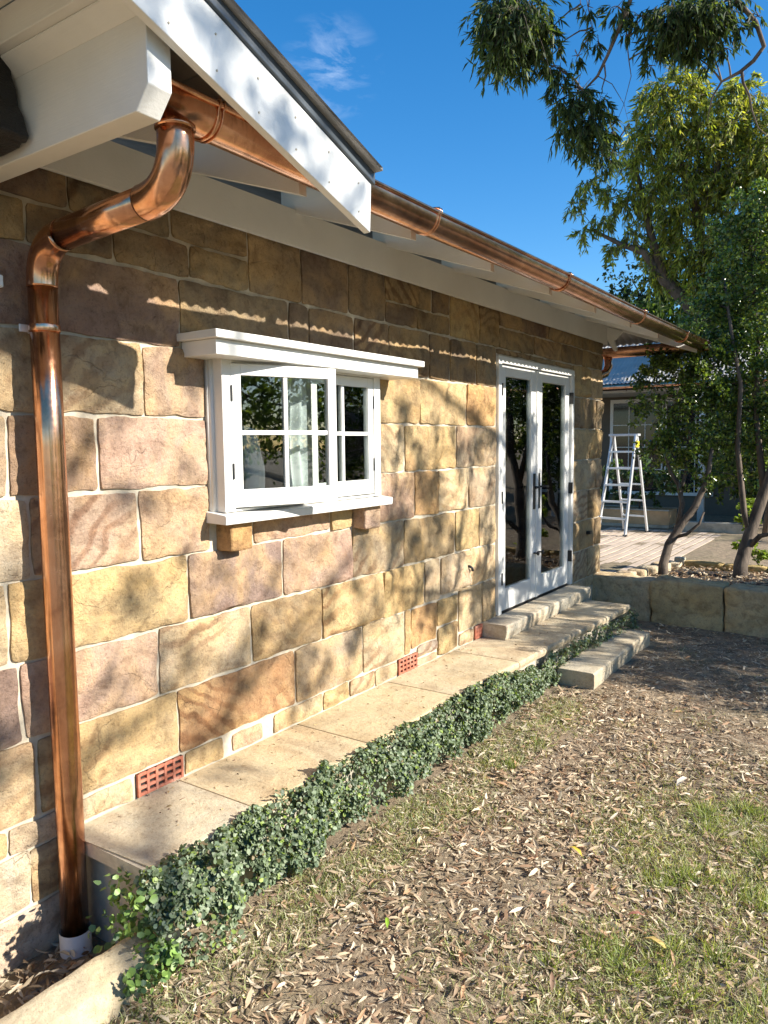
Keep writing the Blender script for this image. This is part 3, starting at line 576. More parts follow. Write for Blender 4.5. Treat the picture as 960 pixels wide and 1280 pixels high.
# lining under the gable sheets and the sheets themselves, cut along the valley
def gzs(y): return gf(y)-.012
def hexs(name, y0, y1, zoff, th, mat, xa=None):
    q = [];
    for y in (y0, y1): q.append(max(-3.4, XE-(gzs(y)-ZE)/SL+.02))
    MB().hexa([(q[0],y0,gzs(y0)+zoff),(1.03,y0,gzs(y0)+zoff),(1.03,y1,gzs(y1)+zoff),(q[1],y1,gzs(y1)+zoff),(q[0],y0,gzs(y0)+zoff+th),(1.03,y0,gzs(y0)+zoff+th),(1.03,y1,gzs(y1)+zoff+th),(q[1],y1,gzs(y1)+zoff+th)]).build(name, mat, gab)
yy0 = -1.6
while yy0 < 2.30:
    hexs('gable_lining', yy0, min(yy0+.14, 2.33), -.05, .014, M_soffit); yy0 += .146
hexs('gable_sheet', -1.6, 2.37, -.014, .012, M_zinc)
# valley boards above the gutter
for off in (0.0, .115):
    P0 = Vector((.93-off, 2.30, 2.975)); dirv = Vector((-1, -1, .345)).normalized(); sd2 = Vector((-.7, .7, .0)).normalized()*.10
    p0, p1 = P0, P0+dirv*1.45; t_ = Vector((0, 0, .018))
    MB().hexa([p0, p0+sd2, p1+sd2, p1, p0+t_, p0+sd2+t_, p1+sd2+t_, p1+t_]).build('valley_board', M_soffit, gab)

# black bundle tied under the gable beam, at the frame's left edge
bp_ = [(.355, 3.205), (.362, 3.13), (.372, 3.06), (.392, 3.02), (.398, 2.97), (.425, 2.93), (.440, 2.885), (.452, 2.862), (.428, 2.848), (.404, 2.852), (.39, 2.842), (.30, 2.838), (.18, 2.846), (.12, 2.85), (.12, 3.2)]
o = MB().prism(bp_, 'y', 1.26, 1.385).build('plastic_box', M_plastic, bevel=.008)
tag(o, 'black plastic wrapped box fixed to the big white gable beam at the upper left', 'black box')
o = MB().box(.0, .045, 1.45, 1.502, 2.475, 2.52).build('wall_clip', M_pvc, bevel=.006); tag(o, 'small white cable box on the stones left of the copper downpipe', 'cable box')

# ------------------------------------------------------------------ ledge of stone slabs, steps, kerb
ledge = empty('stone_ledge', (.3, 4.3, 0), 'long low ledge of cream sandstone slabs along the foot of the wall', 'ledge')
def slab(name, poly_fn, y0, y1, x0, z0, z1, color, par, n=None, rough=.006, mat=None, jag0=0):
    """sawn slab with a slightly wavering front edge"""
    n = n or max(3, int((y1-y0)/.05)); prof_k = 7; vs = []; fs = []
    for i in range(n+1):
        y = y0+(y1-y0)*i/n; xf = poly_fn(y)+rough*fbm(y*7, 1.1, z1*9, 3)
        yy_ = y
        ins = .012 if i in (0, n) else 0
        pts = [(x0, z0), (xf-.012, z0), (xf+rough*.6*fbm(y*12, 5, 1, 3), (z0+z1)/2), (xf, z1-.014), (xf-.010, z1-.002), (xf-.03, z1), (x0, z1)]
        for k, (x, z) in enumerate(pts):
            jy = 0
            if jag0 and i == 0: jy = jag0*fbm(x*14, z*9, 3, 4)-.25*jag0 + (0.045*max(0, x-.38)/.15)
            vs.append((x, yy_+jy, z+(.0012*fbm(x*6, y*6, 2, 2) if k > 3 else 0)))
    for i in range(n):
        for k in range(prof_k): k2 = (k+1) % prof_k; fs.append((i*prof_k+k, i*prof_k+k2, (i+1)*prof_k+k2, (i+1)*prof_k+k))
    fs += [tuple(range(prof_k)), tuple(n*prof_k+k for k in range(prof_k))[::-1]]
    me_ = bpy.data.meshes.new(name); me_.from_pydata(vs, [], fs)
    bm = bmesh.new(); bm.from_mesh(me_); bmesh.ops.recalc_face_normals(bm, faces=bm.faces); bm.to_mesh(me_); bm.free()
    o_ = link(name, me_, mat or M_sawn, par); o_.color = color+(1,); b_ = o_.modifiers.new('b', 'BEVEL'); b_.width = .004; b_.segments = 2; b_.limit_method = 'ANGLE'; b_.angle_limit = rad(50)
    return o_
edge = lambda y: float(np.interp(y, [1.6, 2.2, 4.2, 5.4, 7.1, 7.4], [.520, .515, .530, .565, .650, .66]))
js = [1.655, 2.225, 3.06, 3.95, 4.82, 5.75, 6.5, 7.12]
cols_ = [(.50, .445, .33), (.53, .435, .28), (.53, .43, .27), (.52, .435, .29), (.51, .43, .30), (.50, .425, .30), (.49, .42, .30)]
for i in range(len(js)-1):
    slab('slab', edge, js[i]+.003, js[i+1]-.003, .006, .292, .353, cols_[i], ledge, jag0=.022 if i == 0 else 0)
MB().box(.012, .492, 1.71, 7.06, -.2, .292).build('ledge_base', M_render, ledge, bevel=.004)
MB().box(.006, .50, 1.66, 7.1, .2925, .346).build('slab_joint', M_mortar, ledge)
st = empty('door_step', (.1, 6.3, .353), 'long rough-faced sandstone doorstep under the glazed doors', 'door step')
o = slab('tread_stone', lambda y: .222, 5.30, 7.20, .004, .354, .470, (.50, .45, .35), st, rough=.016)
gs = empty('garden_step', (.7, 6.2, 0), 'thick loose sandstone step block on the soil before the ledge', 'step')
slab('step_block', lambda y: .868, 5.46, 6.96, .575, -.03, .152, (.46, .41, .31), gs, rough=.010)
kb = empty('garden_kerb', (.54, 0.8, 0), 'worn stone kerb running from the ledge end towards the camera', 'kerb')
for i, (a, b) in enumerate(((1.64, .70), (.69, -.3), (-.31, -1.2))):
    vs = []; fs = []; n = 30; kk = 9
    for t in range(n+1):
        y = b+(a-b)*t/n
        for k in range(kk):
            u = k/(kk-1); x = .45+.185*u; z = .122-.035*u*u-.02*(u < .01)-.10*(u > .99)+.006*fbm(x*16, y*10, 2, 4)
            vs.append((x+(.010*fbm(y*6, 4, 2, 3) if k in (0, kk-1) else 0), y, z))
    base = len(vs)
    for t in range(n+1): y = b+(a-b)*t/n; vs += [(.45, y, -.15), (.635, y, -.15)]
    for t in range(n):
        for k in range(kk-1): fs.append((t*kk+k, t*kk+k+1, (t+1)*kk+k+1, (t+1)*kk+k))
        fs.append((t*kk, (t+1)*kk, base+2*t+2, base+2*t)); fs.append((t*kk+kk-1, base+2*t+1, base+2*t+3, (t+1)*kk+kk-1))
    fs.append(tuple(range(kk))+(base+1, base)); fs.append(tuple(n*kk+k for k in range(kk))[::-1]+(base+2*n, base+2*n+1))
    me = bpy.data.meshes.new('kerb_stone'); me.from_pydata(vs, [], fs)
    bm = bmesh.new(); bm.from_mesh(me); bmesh.ops.recalc_face_normals(bm, faces=bm.faces); bm.to_mesh(me); bm.free()
    o = link('kerb_stone', me, M_sawn, kb, smooth=True); o.color = (.50, .43, .30, 1)

# ------------------------------------------------------------------ retaining wall and garden bed
def block(name, c, s, key, par, col=None, res=.045, rnd=.03, amp=.012, seed=None):
    """roughly squared quarry block, rounded and lumpy"""
    bm = bmesh.new(); bmesh.ops.create_cube(bm, size=1)
    bmesh.ops.scale(bm, vec=s, verts=bm.verts)
    cuts = max(2, int(max(s)/res)); 
    bmesh.ops.subdivide_edges(bm, edges=[e for e in bm.edges], cuts=min(cuts, 20), use_grid_fill=True)
    sd_ = seed or random.uniform(0, 99); hs_ = [q/2 for q in s]
    for v in bm.verts:
        p = v.co; q = [max(-h+rnd, min(h-rnd, x)) for h, x in zip(hs_, p)]; dlt = p-Vector(q)
        if dlt.length > 1e-6: p = Vector(q)+dlt.normalized()*rnd
        nrm = (p-Vector(q)).normalized() if (p-Vector(q)).length > 1e-6 else Vector((0, 0, 1))
        w_ = p+Vector(c); f_ = fbm(w_.x*5, w_.y*5, w_.z*5+sd_, 4)*amp+fbm(w_.x*1.6, w_.y*1.6, sd_, 2)*amp*.8
        v.co = w_+nrm*f_
    me_ = bpy.data.meshes.new(name); bm.to_mesh(me_); bm.free()
    o_ = link(name, me_, M_stone, par, smooth=True); o_.color = (col or PAL[key])+(1,); return o_
rw = empty('retaining_wall', (2.5, 7.98, 0), 'low retaining wall of large sandstone blocks beyond the ledge', 'retaining wall')
bx_ = [-.06, .62, 1.33, 2.12, 2.9, 3.75, 4.6, 5.5, 6.4]
for i in range(len(bx_)-1):
    a, b = bx_[i], bx_[i+1]; block('block', ((a+b)/2, 8.00+(.04 if i else .08), .20), (b-a-.004, .34, .51+.02*(i % 2)), 'm', rw, col=[(.54, .45, .30), (.50, .40, .23), (.52, .43, .27), (.49, .39, .24)][i % 4], amp=.024, rnd=.022, res=.03)
eb = empty('bed_edging', (1.5, 9.3, .4), 'row of small yellow sandstone edging stones behind the garden bed', 'edging')
for i in range(7):
    a = .60+i*.46; block('edging_stone', (a+.22, 9.42, .40), (.445, .13, .13), 'y', eb, res=.06, rnd=.02, amp=.006, col=(.50, .38, .16))
be = empty('bed_corner_stones', (.4, 8.8, .4), 'pale rough stones along the left edge of the garden bed', 'edging')
for i, (x, y, s) in enumerate(((.24, 8.32, .20), (.30, 8.55, .24), (.36, 8.80, .23), (.42, 9.05, .24), (.50, 9.30, .22))):
    block('edging_stone', (x, y, .40), (.20, s, .13), 'w', be, res=.06, rnd=.03, amp=.012, col=(.56, .49, .36))
block('edging_stone', (.555, 9.40, .42), (.12, .13, .17), 'w', be, res=.06, rnd=.02, amp=.004, col=(.62, .58, .46))
# dark mulch of the bed, lying on the terrace
vs = []; fs = []; nx_, ny_ = 90, 22
for j in range(ny_+1):
    for i in range(nx_+1):
        x = .50+5.8*i/nx_; y = 8.16+1.22*j/ny_; vs.append((x, y, .385+.02*fbm(x*3, y*3, 1, 3)+.010*fbm(x*20, y*20, 1, 2)))
for j in range(ny_):
    for i in range(nx_): fs.append((j*(nx_+1)+i, j*(nx_+1)+i+1, (j+1)*(nx_+1)+i+1, (j+1)*(nx_+1)+i))
me = bpy.data.meshes.new('garden_soil'); me.from_pydata(vs, [], fs)
tag(link('garden_soil', me, mat_simple('dark_mulch', (.075, .055, .04), .95, vary=.4, scale=25, bump=.9, bdist=.02), smooth=True), kind='structure')

# ------------------------------------------------------------------ deck, ladder, planters, far building
deck = empty('timber_deck', (-1.2, 11, .35), 'pale weathered timber deck beyond the corner of the cottage', 'deck')
dm_ = []
for k in range(38):
    x = .33-k*.128
    mb = MB(); mb.box(x-.102, x, 8.25 if x < .2 else 8.4, 13.35, .335, .362+.0015*(k % 3)); o = mb.build('deck_board', M_deck, deck, bevel=.003)
MB().box(-4.6, .33, 8.22, 13.36, .20, .330).build('deck_frame', M_floorb, deck)
lad = empty('stepladder', (-1.1, 12.6, .363), 'open white aluminium stepladder standing on the deck by the corner', 'ladder')
RF, RBk = Vector((-.95, 12.18, .364)), Vector((-.80, 12.92, .364)); LF, LB = RF+Vector((-.48, .10, 0)), RBk+Vector((-.42, .10, 0))
TR, TL = Vector((-.895, 12.52, 2.00)), Vector((-1.30, 12.60, 2.00))
def bar(name, a, b, w_, t_, mat=M_alu, par=None):
    a, b = Vector(a), Vector(b); d_ = (b-a).normalized(); s_ = d_.cross(Vector((0, 1, 0))).normalized()*w_/2; u_ = d_.cross(s_).normalized()*t_/2
    return MB().hexa([a-s_-u_, a+s_-u_, a+s_+u_, a-s_+u_, b-s_-u_, b+s_-u_, b+s_+u_, b-s_+u_]).build(name, mat, par or lad, bevel=.003)
f1 = Vector((0, -.03, 0)); b1 = Vector((0, .03, 0))
for a, b in ((RF, TR+f1), (LF, TL+f1)): bar('rail', a, b, .03, .075)
for a, b in ((RBk, TR+b1), (LB, TL+b1)): bar('rail', a, b, .028, .06)
for k in range(1, 6):
    t = k/6; a = RF.lerp(TR+f1, t); b = LF.lerp(TL+f1, t); bar('tread', a, b, .03, .085)
for k in (1, 2, 3, 4, 5):
    t = k/6; a = RBk.lerp(TR+b1, t); b = LB.lerp(TL+b1, t); bar('back_rung', a, b, .028, .045)
MB().box(-1.34, -.86, 12.48, 12.64, 1.985, 2.02).build('top_cap', M_alu, lad, bevel=.004)
MB().box(-.917, -.868, 12.44, 12.60, 1.80, 1.90).build('sticker', M_yellow, lad)
for p in (RF, RBk, LF, LB): MB().box(p.x-.03, p.x+.03, p.y-.035, p.y+.035, .363, .39).build('foot', M_black, lad, bevel=.004)
def planter(x0, x1, label):
    p = empty('planter_box', ((x0+x1)/2, 13.9, .36), label, 'planter')
    mb_ = MB(); mb_.prism([(13.62, .42), (13.55, .67), (13.58, .67), (13.65, .42)], 'x', x0, x1); mb_.prism([(14.1, .42), (14.16, .67), (14.13, .67), (14.07, .42)], 'x', x0, x1)
    mb_.box(x0, x0+.03, 13.64, 14.08, .42, .665); mb_.box(x1-.03, x1, 13.64, 14.08, .42, .665); mb_.build('planter_panel', M_planter, p, bevel=.003)
    MB().box(x0-.01, x1+.01, 13.53, 13.60, .671, .695).box(x0-.01, x1+.01, 14.11, 14.17, .671, .695).build('rim', M_render, p, bevel=.003)
    MB().box(x0, x1, 13.60, 14.10, .365, .418).build('plinth', M_render, p, bevel=.003)
    MB().box(x0+.03, x1-.03, 13.62, 14.12, .60, .63).build('planter_soil', M_void, p)
planter(-3.4, -2.62, 'brown planter box behind the ladder, cut by the house corner'); planter(-2.6, -1.84, 'brown planter box seen through the stepladder legs'); planter(-1.82, -.62, 'brown planter box right of the stepladder')
kr = MB().box(-.40, .62, 13.45, 13.62, .34, .52).build('low_kerb_wall', M_render, bevel=.01); tag(kr, 'low pale masonry kerb at the far right end of the deck', 'kerb')
# far wing
wg = empty('rear_wing', (-1, 16, .35), 'white timber wing with grey corrugated roof and copper gutter across the deck', 'building')
MB().box(-9, 4.6, 16.55, 16.8, .3, 3.2).build('wall', M_shadewall, wg)
for x0, x1 in ((-2.55, -1.52), (-1.42, -.55), (.35, 1.25), (3.1, 4.2)):
    f_ = MB().box(x0-.07, x1+.07, 16.49, 16.55, .75, .82).box(x0-.07, x1+.07, 16.49, 16.55, 2.72, 2.80).box(x0-.07, x0, 16.49, 16.55, .82, 2.72).box(x1, x1+.07, 16.49, 16.55, .82, 2.72).build('window', M_paint, wg, bevel=.003)
    MB().box(x0, x1, 16.50, 16.545, .82, 2.72).build('pane', mat_simple('dark_glass', (.012, .014, .016), .06, bump=0) if 'dark_glass' not in bpy.data.materials else bpy.data.materials['dark_glass'], f_)
    for k in range(1, 3): MB().box(x0+(x1-x0)*k/3-.008, x0+(x1-x0)*k/3+.008, 16.485, 16.499, .82, 2.72).build('glazing_bar', M_paint, f_)
    for k in range(1, 4): MB().box(x0, x1, 16.486, 16.498, .82+1.9*k/4-.008, .82+1.9*k/4+.008).build('glazing_bar', M_paint, f_)
MB().box(-9, 4.8, 15.02, 15.06, 2.88, 3.02).build('verandah_fascia', M_paint, wg, bevel=.003)
MB().box(-9, 4.8, 15.06, 16.55, 2.86, 2.875).build('verandah_ceiling', M_soffit, wg)
for x in (-4.5, -.42, 1.35, 3.3): MB().box(x-.055, x+.055, 15.08, 15.19, .33, 2.86).build('verandah_post', M_paint, wg, bevel=.004)
vs = []; Xc = np.arange(-9, 4.8, .019); pz = lambda x: .009*math.cos(2*math.pi*x/.076)
for x in Xc: vs += [(x, 14.94, 3.03+pz(x)), (x, 17.3, 4.30+pz(x))]
me = bpy.data.meshes.new('roof'); me.from_pydata(vs, [], [(2*i, 2*i+1, 2*i+3, 2*i+2) for i in range(len(Xc)-1)]); link('roof', me, M_zinc, wg, smooth=True)
pr = gutter_profile(0, 0, .065); vs = []
for x in (4.8, -9): vs += [(x, 14.92+u, 2.96+v) for u, v in pr]
n = len(pr); me = bpy.data.meshes.new('gutter'); me.from_pydata(vs, [], [(k, k+1, n+k+1, n+k) for k in range(n-1)]); o = link('gutter', me, M_copper, wg, smooth=True); sl = o.modifiers.new('t', 'SOLIDIFY'); sl.thickness = .003
for x in np.arange(-4.2, 4.6, .6): MB().tube([(x, 14.84, 2.99), (x, 14.86, 2.91), (x, 14.92, 2.885), (x, 14.985, 2.92)], .008, 6).build('gutter_bracket', M_copper, wg, True)

# ------------------------------------------------------------------ foliage tools (numpy)
def nrmz(a): return a/np.maximum(1e-9, np.linalg.norm(a, axis=1))[:, None]
def leaf_mesh(name, P, D, Lh, Wd, cols, mat, parent=None, shape='lance', curl=0.0, side=None):
    """one mesh of many leaf-sized faces. P base points, D directions, Lh length, Wd width (arrays)"""
    N = len(P); D = nrmz(D); Rv = side if side is not None else RS.normal(size=(N, 3)); S = nrmz(np.cross(D, Rv)); U = nrmz(np.cross(S, D))
    Lh = np.broadcast_to(Lh, (N,))[:, None]; Wd = np.broadcast_to(Wd, (N,))[:, None]; cu = np.broadcast_to(curl, (N,))[:, None]
    if shape == 'lance':
        pr_ = [(0, 0, 0), (.35, .5, .0), (1, 0, 0), (.35, -.5, .0)]; F = [(0, 1, 2, 3)]; fold = .35
        V = np.stack([P, P+D*Lh*.38+S*Wd*.5+U*(Wd*fold*.4+cu*Lh*.18), P+D*Lh+U*cu*Lh*.05, P+D*Lh*.38-S*Wd*.5+U*(Wd*fold*.4+cu*Lh*.18)], 1); Ft = [(0, 1, 2), (0, 2, 3)]
    elif shape == 'curl':            # dry leaf, five cross points
        V = np.stack([P, P+D*Lh*.28+S*Wd*.42+U*cu*Lh*.20, P+D*Lh*.28-S*Wd*.42+U*(cu*Lh*.20), P+D*Lh*.30+U*(cu*Lh*.12), P+D*Lh*.68+S*Wd*.36+U*cu*Lh*.22, P+D*Lh*.68-S*Wd*.36+U*cu*Lh*.22, P+D*Lh*.66+U*cu*Lh*.14, P+D*Lh+U*cu*Lh*-.02], 1)
        Ft = [(0, 1, 3), (0, 3, 2), (1, 4, 6), (1, 6, 3), (3, 6, 5), (3, 5, 2), (4, 7, 6), (6, 7, 5)]
    elif shape == 'round':
        V = np.stack([P, P+D*Lh*.35+S*Wd*.5+U*Wd*.12, P+D*Lh*.80+S*Wd*.42+U*Wd*.05, P+D*Lh*.95-U*Wd*.1, P+D*Lh*.80-S*Wd*.42+U*Wd*.05, P+D*Lh*.35-S*Wd*.5+U*Wd*.12], 1); Ft = [(0, 1, 2), (0, 2, 3), (0, 3, 4), (0, 4, 5)]
    elif shape == 'blade':
        V = np.stack([P-S*Wd*.5, P+S*Wd*.5, P+D*Lh*.55-S*Wd*.35+U*cu*Lh*.08, P+D*Lh*.55+S*Wd*.35+U*cu*Lh*.08, P+D*Lh*.92+U*cu*Lh*.45], 1); Ft = [(0, 1, 3), (0, 3, 2), (2, 3, 4)]
    k = V.shape[1]; V = V.reshape(-1, 3); T = np.array(Ft, dtype=np.int64)
    I = (np.arange(N)[:, None, None]*k+T[None]).reshape(-1); nt = N*len(Ft)
    me_ = bpy.data.meshes.new(name); me_.vertices.add(len(V)); me_.vertices.foreach_set('co', V.ravel().astype(np.float32))
    me_.loops.add(nt*3); me_.loops.foreach_set('vertex_index', I.astype(np.int32))
    me_.polygons.add(nt); me_.polygons.foreach_set('loop_start', np.arange(0, nt*3, 3, dtype=np.int32)); me_.polygons.foreach_set('loop_total', np.full(nt, 3, dtype=np.int32))
    me_.update(calc_edges=True)
    at_ = me_.color_attributes.new('leafcol', 'FLOAT_COLOR', 'POINT'); C4 = np.ones((N, 4)); C4[:, :3] = cols; at_.data.foreach_set('color', np.repeat(C4, k, 0).ravel().astype(np.float32))
    return link(name, me_, mat, parent)
def colours(N, pal, w_=None, jit=.18):
    pal = np.array(pal); i = RS.choice(len(pal), N, p=w_); c = pal[i]*(1+jit*RS.normal(size=(N, 1))); return np.clip(c, .004, .9)
def clump_pts(c, r, n, hollow=.35, flat=1.0):
    d = nrmz(RS.normal(size=(n, 3))); rr = r*(hollow+(1-hollow)*RS.rand(n, 1)**.6)*(1+.18*RS.normal(size=(n, 1)))
    return np.array(c)+d*rr*np.array([1, 1, flat]), d
def limb(a, b, r0, r1, sag=.1, n=7, seed=0):
    a, b = Vector(a), Vector(b); L_ = (b-a).length; pts = []
    for i in range(n+1):
        t = i/n; w_ = Vector((fbm(t*2+seed, 1, 1, 3), fbm(1, t*2+seed, 4, 3), fbm(3, 1, t*2+seed, 3)))*L_*.10*math.sin(math.pi*t)
        pts.append(a.lerp(b, t)+w_+Vector((0, 0, sag*L_*math.sin(math.pi*t))))
    return pts, [r0+(r1-r0)*(i/n)**.8 for i in range(n+1)]

GUM = [(.055, .085, .025), (.085, .125, .035), (.04, .065, .025), (.13, .16, .045), (.10, .10, .05)]
def gum_tree(name, base, limbs, clumps, label, per, leaf=(.11, .02), bark=M_bark_grey, pal=GUM, mat=M_leaf, shape='lance', hang=1.2, trunk_r=.25, group=None, twig=True, hollow=.35, w_=None, spread=.13, strands=0, tws=1.0):
    """limbs: list of polylines (with radii); clumps: (centre, radius)"""
    root = empty(name, base, label, 'tree', group); mb_ = MB()
    for pts, rs_ in limbs: mb_.tube(pts, rs_, 9 if max(rs_) > .05 else 6)
    mb_.build('trunk', bark, root, True)
    allP = []; allD = []; tw = MB(); ends = [Vector(q) for p, _ in limbs for q in p[1:]]+[(Vector(p[k])+Vector(p[k+1]))/2 for p, _ in limbs for k in range(1, len(p)-1)]
    for c, r in clumps:
        cv = Vector(c); e = min(ends, key=lambda q: (q-cv).length)
        if (e-cv).length > .15:
            pts, rs_ = limb(e, cv, max(.008, r*.035), max(.004, r*.012), .05, 5, cv.x); tw.tube(pts, rs_, 5, False)
        for q in range(5 if twig else 0):
            dv = Vector(RS.normal(size=3)).normalized()*r*.85; pts, rs_ = limb(cv, cv+dv, max(.004, r*.012), .002, .05, 3, q); tw.tube(pts, rs_, 4, False)
        n = int(per*r**2); sub = max(3, int(n/26))
        if strands:                                # sprays: leaves strung along drooping twiglets
            ns = max(4, int(n/strands)); s0, d0 = clump_pts(c, r*.62, ns, .1, .8); dr = nrmz(d0*.8+RS.normal(size=(ns, 3))*.35+np.array([0, 0, -.75])); ln_ = r*RS.uniform(.35, 1.05, (ns, 1))
            j = RS.randint(0, ns, n); u = RS.rand(n, 1); droop = np.array([[0, 0, -1.0]])*ln_[j]*.35*u**2
            allP.append(s0[j]+dr[j]*ln_[j]*u+droop+RS.normal(size=(n, 3)).clip(-2, 2)*r*.03); allD.append(dr[j]*.8+RS.normal(size=(n, 3))*.55+np.array([0, 0, -hang*.6]))
            for q in range(0, ns, 1 if r < .5 else 3):
                a_ = Vector(s0[q]); e_ = a_+Vector(dr[q])*float(ln_[q][0]); tw.tube([a_, a_.lerp(e_, .5)-Vector((0, 0, .09*float(ln_[q][0]))), e_-Vector((0, 0, .35*float(ln_[q][0])))], [.0022*tws, .0018*tws, .0010*tws], 3, False)
        else:
            sc, _ = clump_pts(c, r*1.08, sub, hollow, .85)
            p = sc[RS.randint(0, sub, n)]+RS.normal(size=(n, 3)).clip(-2, 2)*r*spread; allP.append(p)
            allD.append(RS.normal(size=(n, 3))*.7+np.array([0, 0, -hang]))
    if len(tw.v): tw.build('branches', bark, root, True)['kind'] = 'stuff'
    P_ = np.concatenate(allP); D_ = np.concatenate(allD); N = len(P_)
    o_ = leaf_mesh('crown', P_, D_, leaf[0]*RS.uniform(.6, 1.25, N), leaf[1]*RS.uniform(.7, 1.3, N), colours(N, pal, w_), mat, root, shape, RS.uniform(-.6, .6, N))
    o_['kind'] = 'stuff'; return root

exec_foliage = True
#FOLIAGE
# trees in the garden bed (small glossy leaves)
BUSH = [(.06, .10, .025), (.085, .145, .03), (.14, .20, .04), (.035, .06, .016), (.24, .30, .06)]
def cl(lst, dist): return [(tuple(at(x, y, dist+(d_ if len(q_) else 0)*0), ), r) for (x, y, r, *q_) in lst for d_ in (0,)]
def pl(lst): return [at(*p) for p in lst]
t1 = [(pl([(828, 735, 8.95), (829, 705, 9.0), (836, 680, 9.05), (852, 655, 9.1), (868, 635, 9.1), (884, 600, 9.2), (890, 560, 9.2)]), [.062, .052, .048, .044, .04, .03, .018]),
      (pl([(846, 664, 9.1), (853, 630, 9.15), (848, 605, 9.2), (838, 590, 9.2), (828, 555, 9.2)]), [.035, .03, .024, .02, .012]),
      (pl([(851, 618, 9.2), (857, 590, 9.3), (862, 550, 9.3), (858, 500, 9.3)]), [.024, .02, .015, .01]),
      (pl([(842, 672, 9.1), (858, 668, 9.0), (874, 655, 9.0), (880, 640, 9.0)]), [.022, .02, .015, .01])]
gum_tree('garden_tree', tuple(at(828, 735, 8.95)), t1, cl([(812, 478, .22), (842, 462, .28), (872, 448, .30), (828, 515, .27), (862, 515, .30), (818, 562, .22), (848, 575, .24), (882, 555, .28), (845, 545, .2), (880, 600, .2), (800, 505, .14), (835, 440, .2), (868, 410, .22), (895, 440, .2), (890, 500, .25), (825, 450, .2), (885, 470, .25), (862, 480, .25), (835, 545, .2)], 9.3),
         'small leaning tree with forked pale trunk at the left of the garden bed', 8200, (.046, .026), M_bark_dark, BUSH, M_leaf_gloss, 'round', .25, hollow=.15)
t2 = [(pl([(924, 745, 9.2), (926, 705, 9.25), (938, 665, 9.3), (955, 615, 9.4), (975, 560, 9.4), (985, 480, 9.5)]), [.085, .075, .065, .06, .05, .035]),
      (pl([(938, 668, 9.3), (930, 640, 9.3), (922, 560, 9.3), (926, 480, 9.3), (915, 420, 9.4), (905, 350, 9.5)]), [.04, .034, .028, .024, .02, .012]),
      (pl([(930, 690, 9.3), (950, 670, 9.2), (975, 665, 9.1)]), [.035, .03, .02]),
      (pl([(955, 615, 9.4), (945, 520, 9.5), (948, 430, 9.6), (940, 330, 9.7)]), [.04, .03, .022, .014])]
gum_tree('garden_tree', tuple(at(924, 745, 9.2)), t2, cl([(905, 430, .34), (942, 405, .36), (903, 485, .32), (942, 470, .34), (912, 545, .34), (948, 545, .28), (893, 590, .22), (925, 590, .22), (880, 385, .24), (915, 345, .34), (950, 295, .32), (905, 300, .26), (955, 350, .3), (975, 440, .4), (985, 330, .4), (990, 540, .4), (935, 255, .24), (960, 240, .25), (1010, 250, .4), (1020, 480, .4), (925, 380, .3), (930, 440, .3), (925, 510, .3), (880, 430, .25), (900, 390, .3), (960, 500, .3), (890, 340, .2), (935, 300, .3), (870, 460, .2)], 9.6),
         'darker multi-stemmed tree at the right of the garden bed, cut by the frame edge', 8200, (.046, .026), M_bark_dark, BUSH, M_leaf_gloss, 'round', .25, hollow=.15)
gum_tree('sapling', tuple(at(932, 715, 9.7)), [(pl([(932, 715, 9.7), (935, 690, 9.7), (930, 640, 9.7)]), [.012, .01, .006])],
         cl([(933, 632, .11), (942, 645, .11), (926, 655, .10), (950, 690, .12), (940, 680, .08), (955, 715, .09), (922, 683, .07)], 9.7), 'bright yellow-green sapling beside the dark trunk in the garden bed', 16000, (.05, .026), M_bark_dark, [(.22, .30, .04), (.16, .24, .03), (.28, .34, .07)], M_leaf_gloss, 'round', .0, hollow=.1)
# big gum beyond the deck
tb = at(905, 600, 17.5); tb.z = .33
g1 = [([tb, at(905, 480, 17.5), at(880, 400, 17.3), at(860, 380, 17.2), at(830, 350, 17), at(805, 315, 17), at(775, 305, 17), at(745, 290, 17)], [.24, .20, .17, .14, .11, .08, .05, .03]),
      ([at(880, 400, 17.3), at(880, 330, 17.3), at(870, 260, 17.2), at(850, 200, 17), at(835, 140, 17)], [.15, .12, .09, .06, .03]),
      ([at(905, 480, 17.5), at(930, 380, 17.6), at(940, 280, 17.6), at(925, 200, 17.4)], [.14, .1, .07, .03]),
      ([at(872, 280, 17.2), at(895, 220, 17), at(905, 160, 17)], [.1, .07, .03]), ([at(830, 350, 17), at(810, 280, 17), at(795, 210, 17)], [.1, .07, .03])]
YG = [(.30, .32, .05), (.22, .26, .05), (.42, .42, .08), (.11, .14, .035), (.26, .24, .11)]
gum_tree('gum_tree', tuple(tb), g1, cl([(826, 112, .62), (858, 100, .55), (845, 140, .7), (895, 128, .62), (878, 165, .65), (925, 150, .6), (950, 190, .75), (815, 165, .6), (790, 190, .55), (850, 205, .75), (905, 220, .75), (950, 250, .8), (812, 235, .6), (862, 265, .8), (905, 300, .75), (845, 300, .5), (955, 330, .8), (980, 170, .7), (1000, 260, .9), (780, 250, .4), (735, 228, .32), (716, 255, .25), (728, 290, .28), (752, 275, .32), (768, 305, .3), (790, 290, .35), (762, 240, .3), (820, 345, .4), (890, 350, .6), (910, 170, .5), (880, 210, .6), (930, 215, .6), (835, 265, .5), (930, 290, .6), (870, 330, .6), (920, 350, .7), (960, 380, .7), (825, 320, .4), (962, 150, .5), (985, 190, .6), (945, 120, .4), (925, 105, .35), (1000, 330, .8), (975, 270, .7)], 17.1),
         'tall yellow-green gum tree rising behind the deck at the right', 3000, (.15, .034), M_bark_dark, YG, M_leaf, 'lance', 1.0, strands=22, tws=2.5)
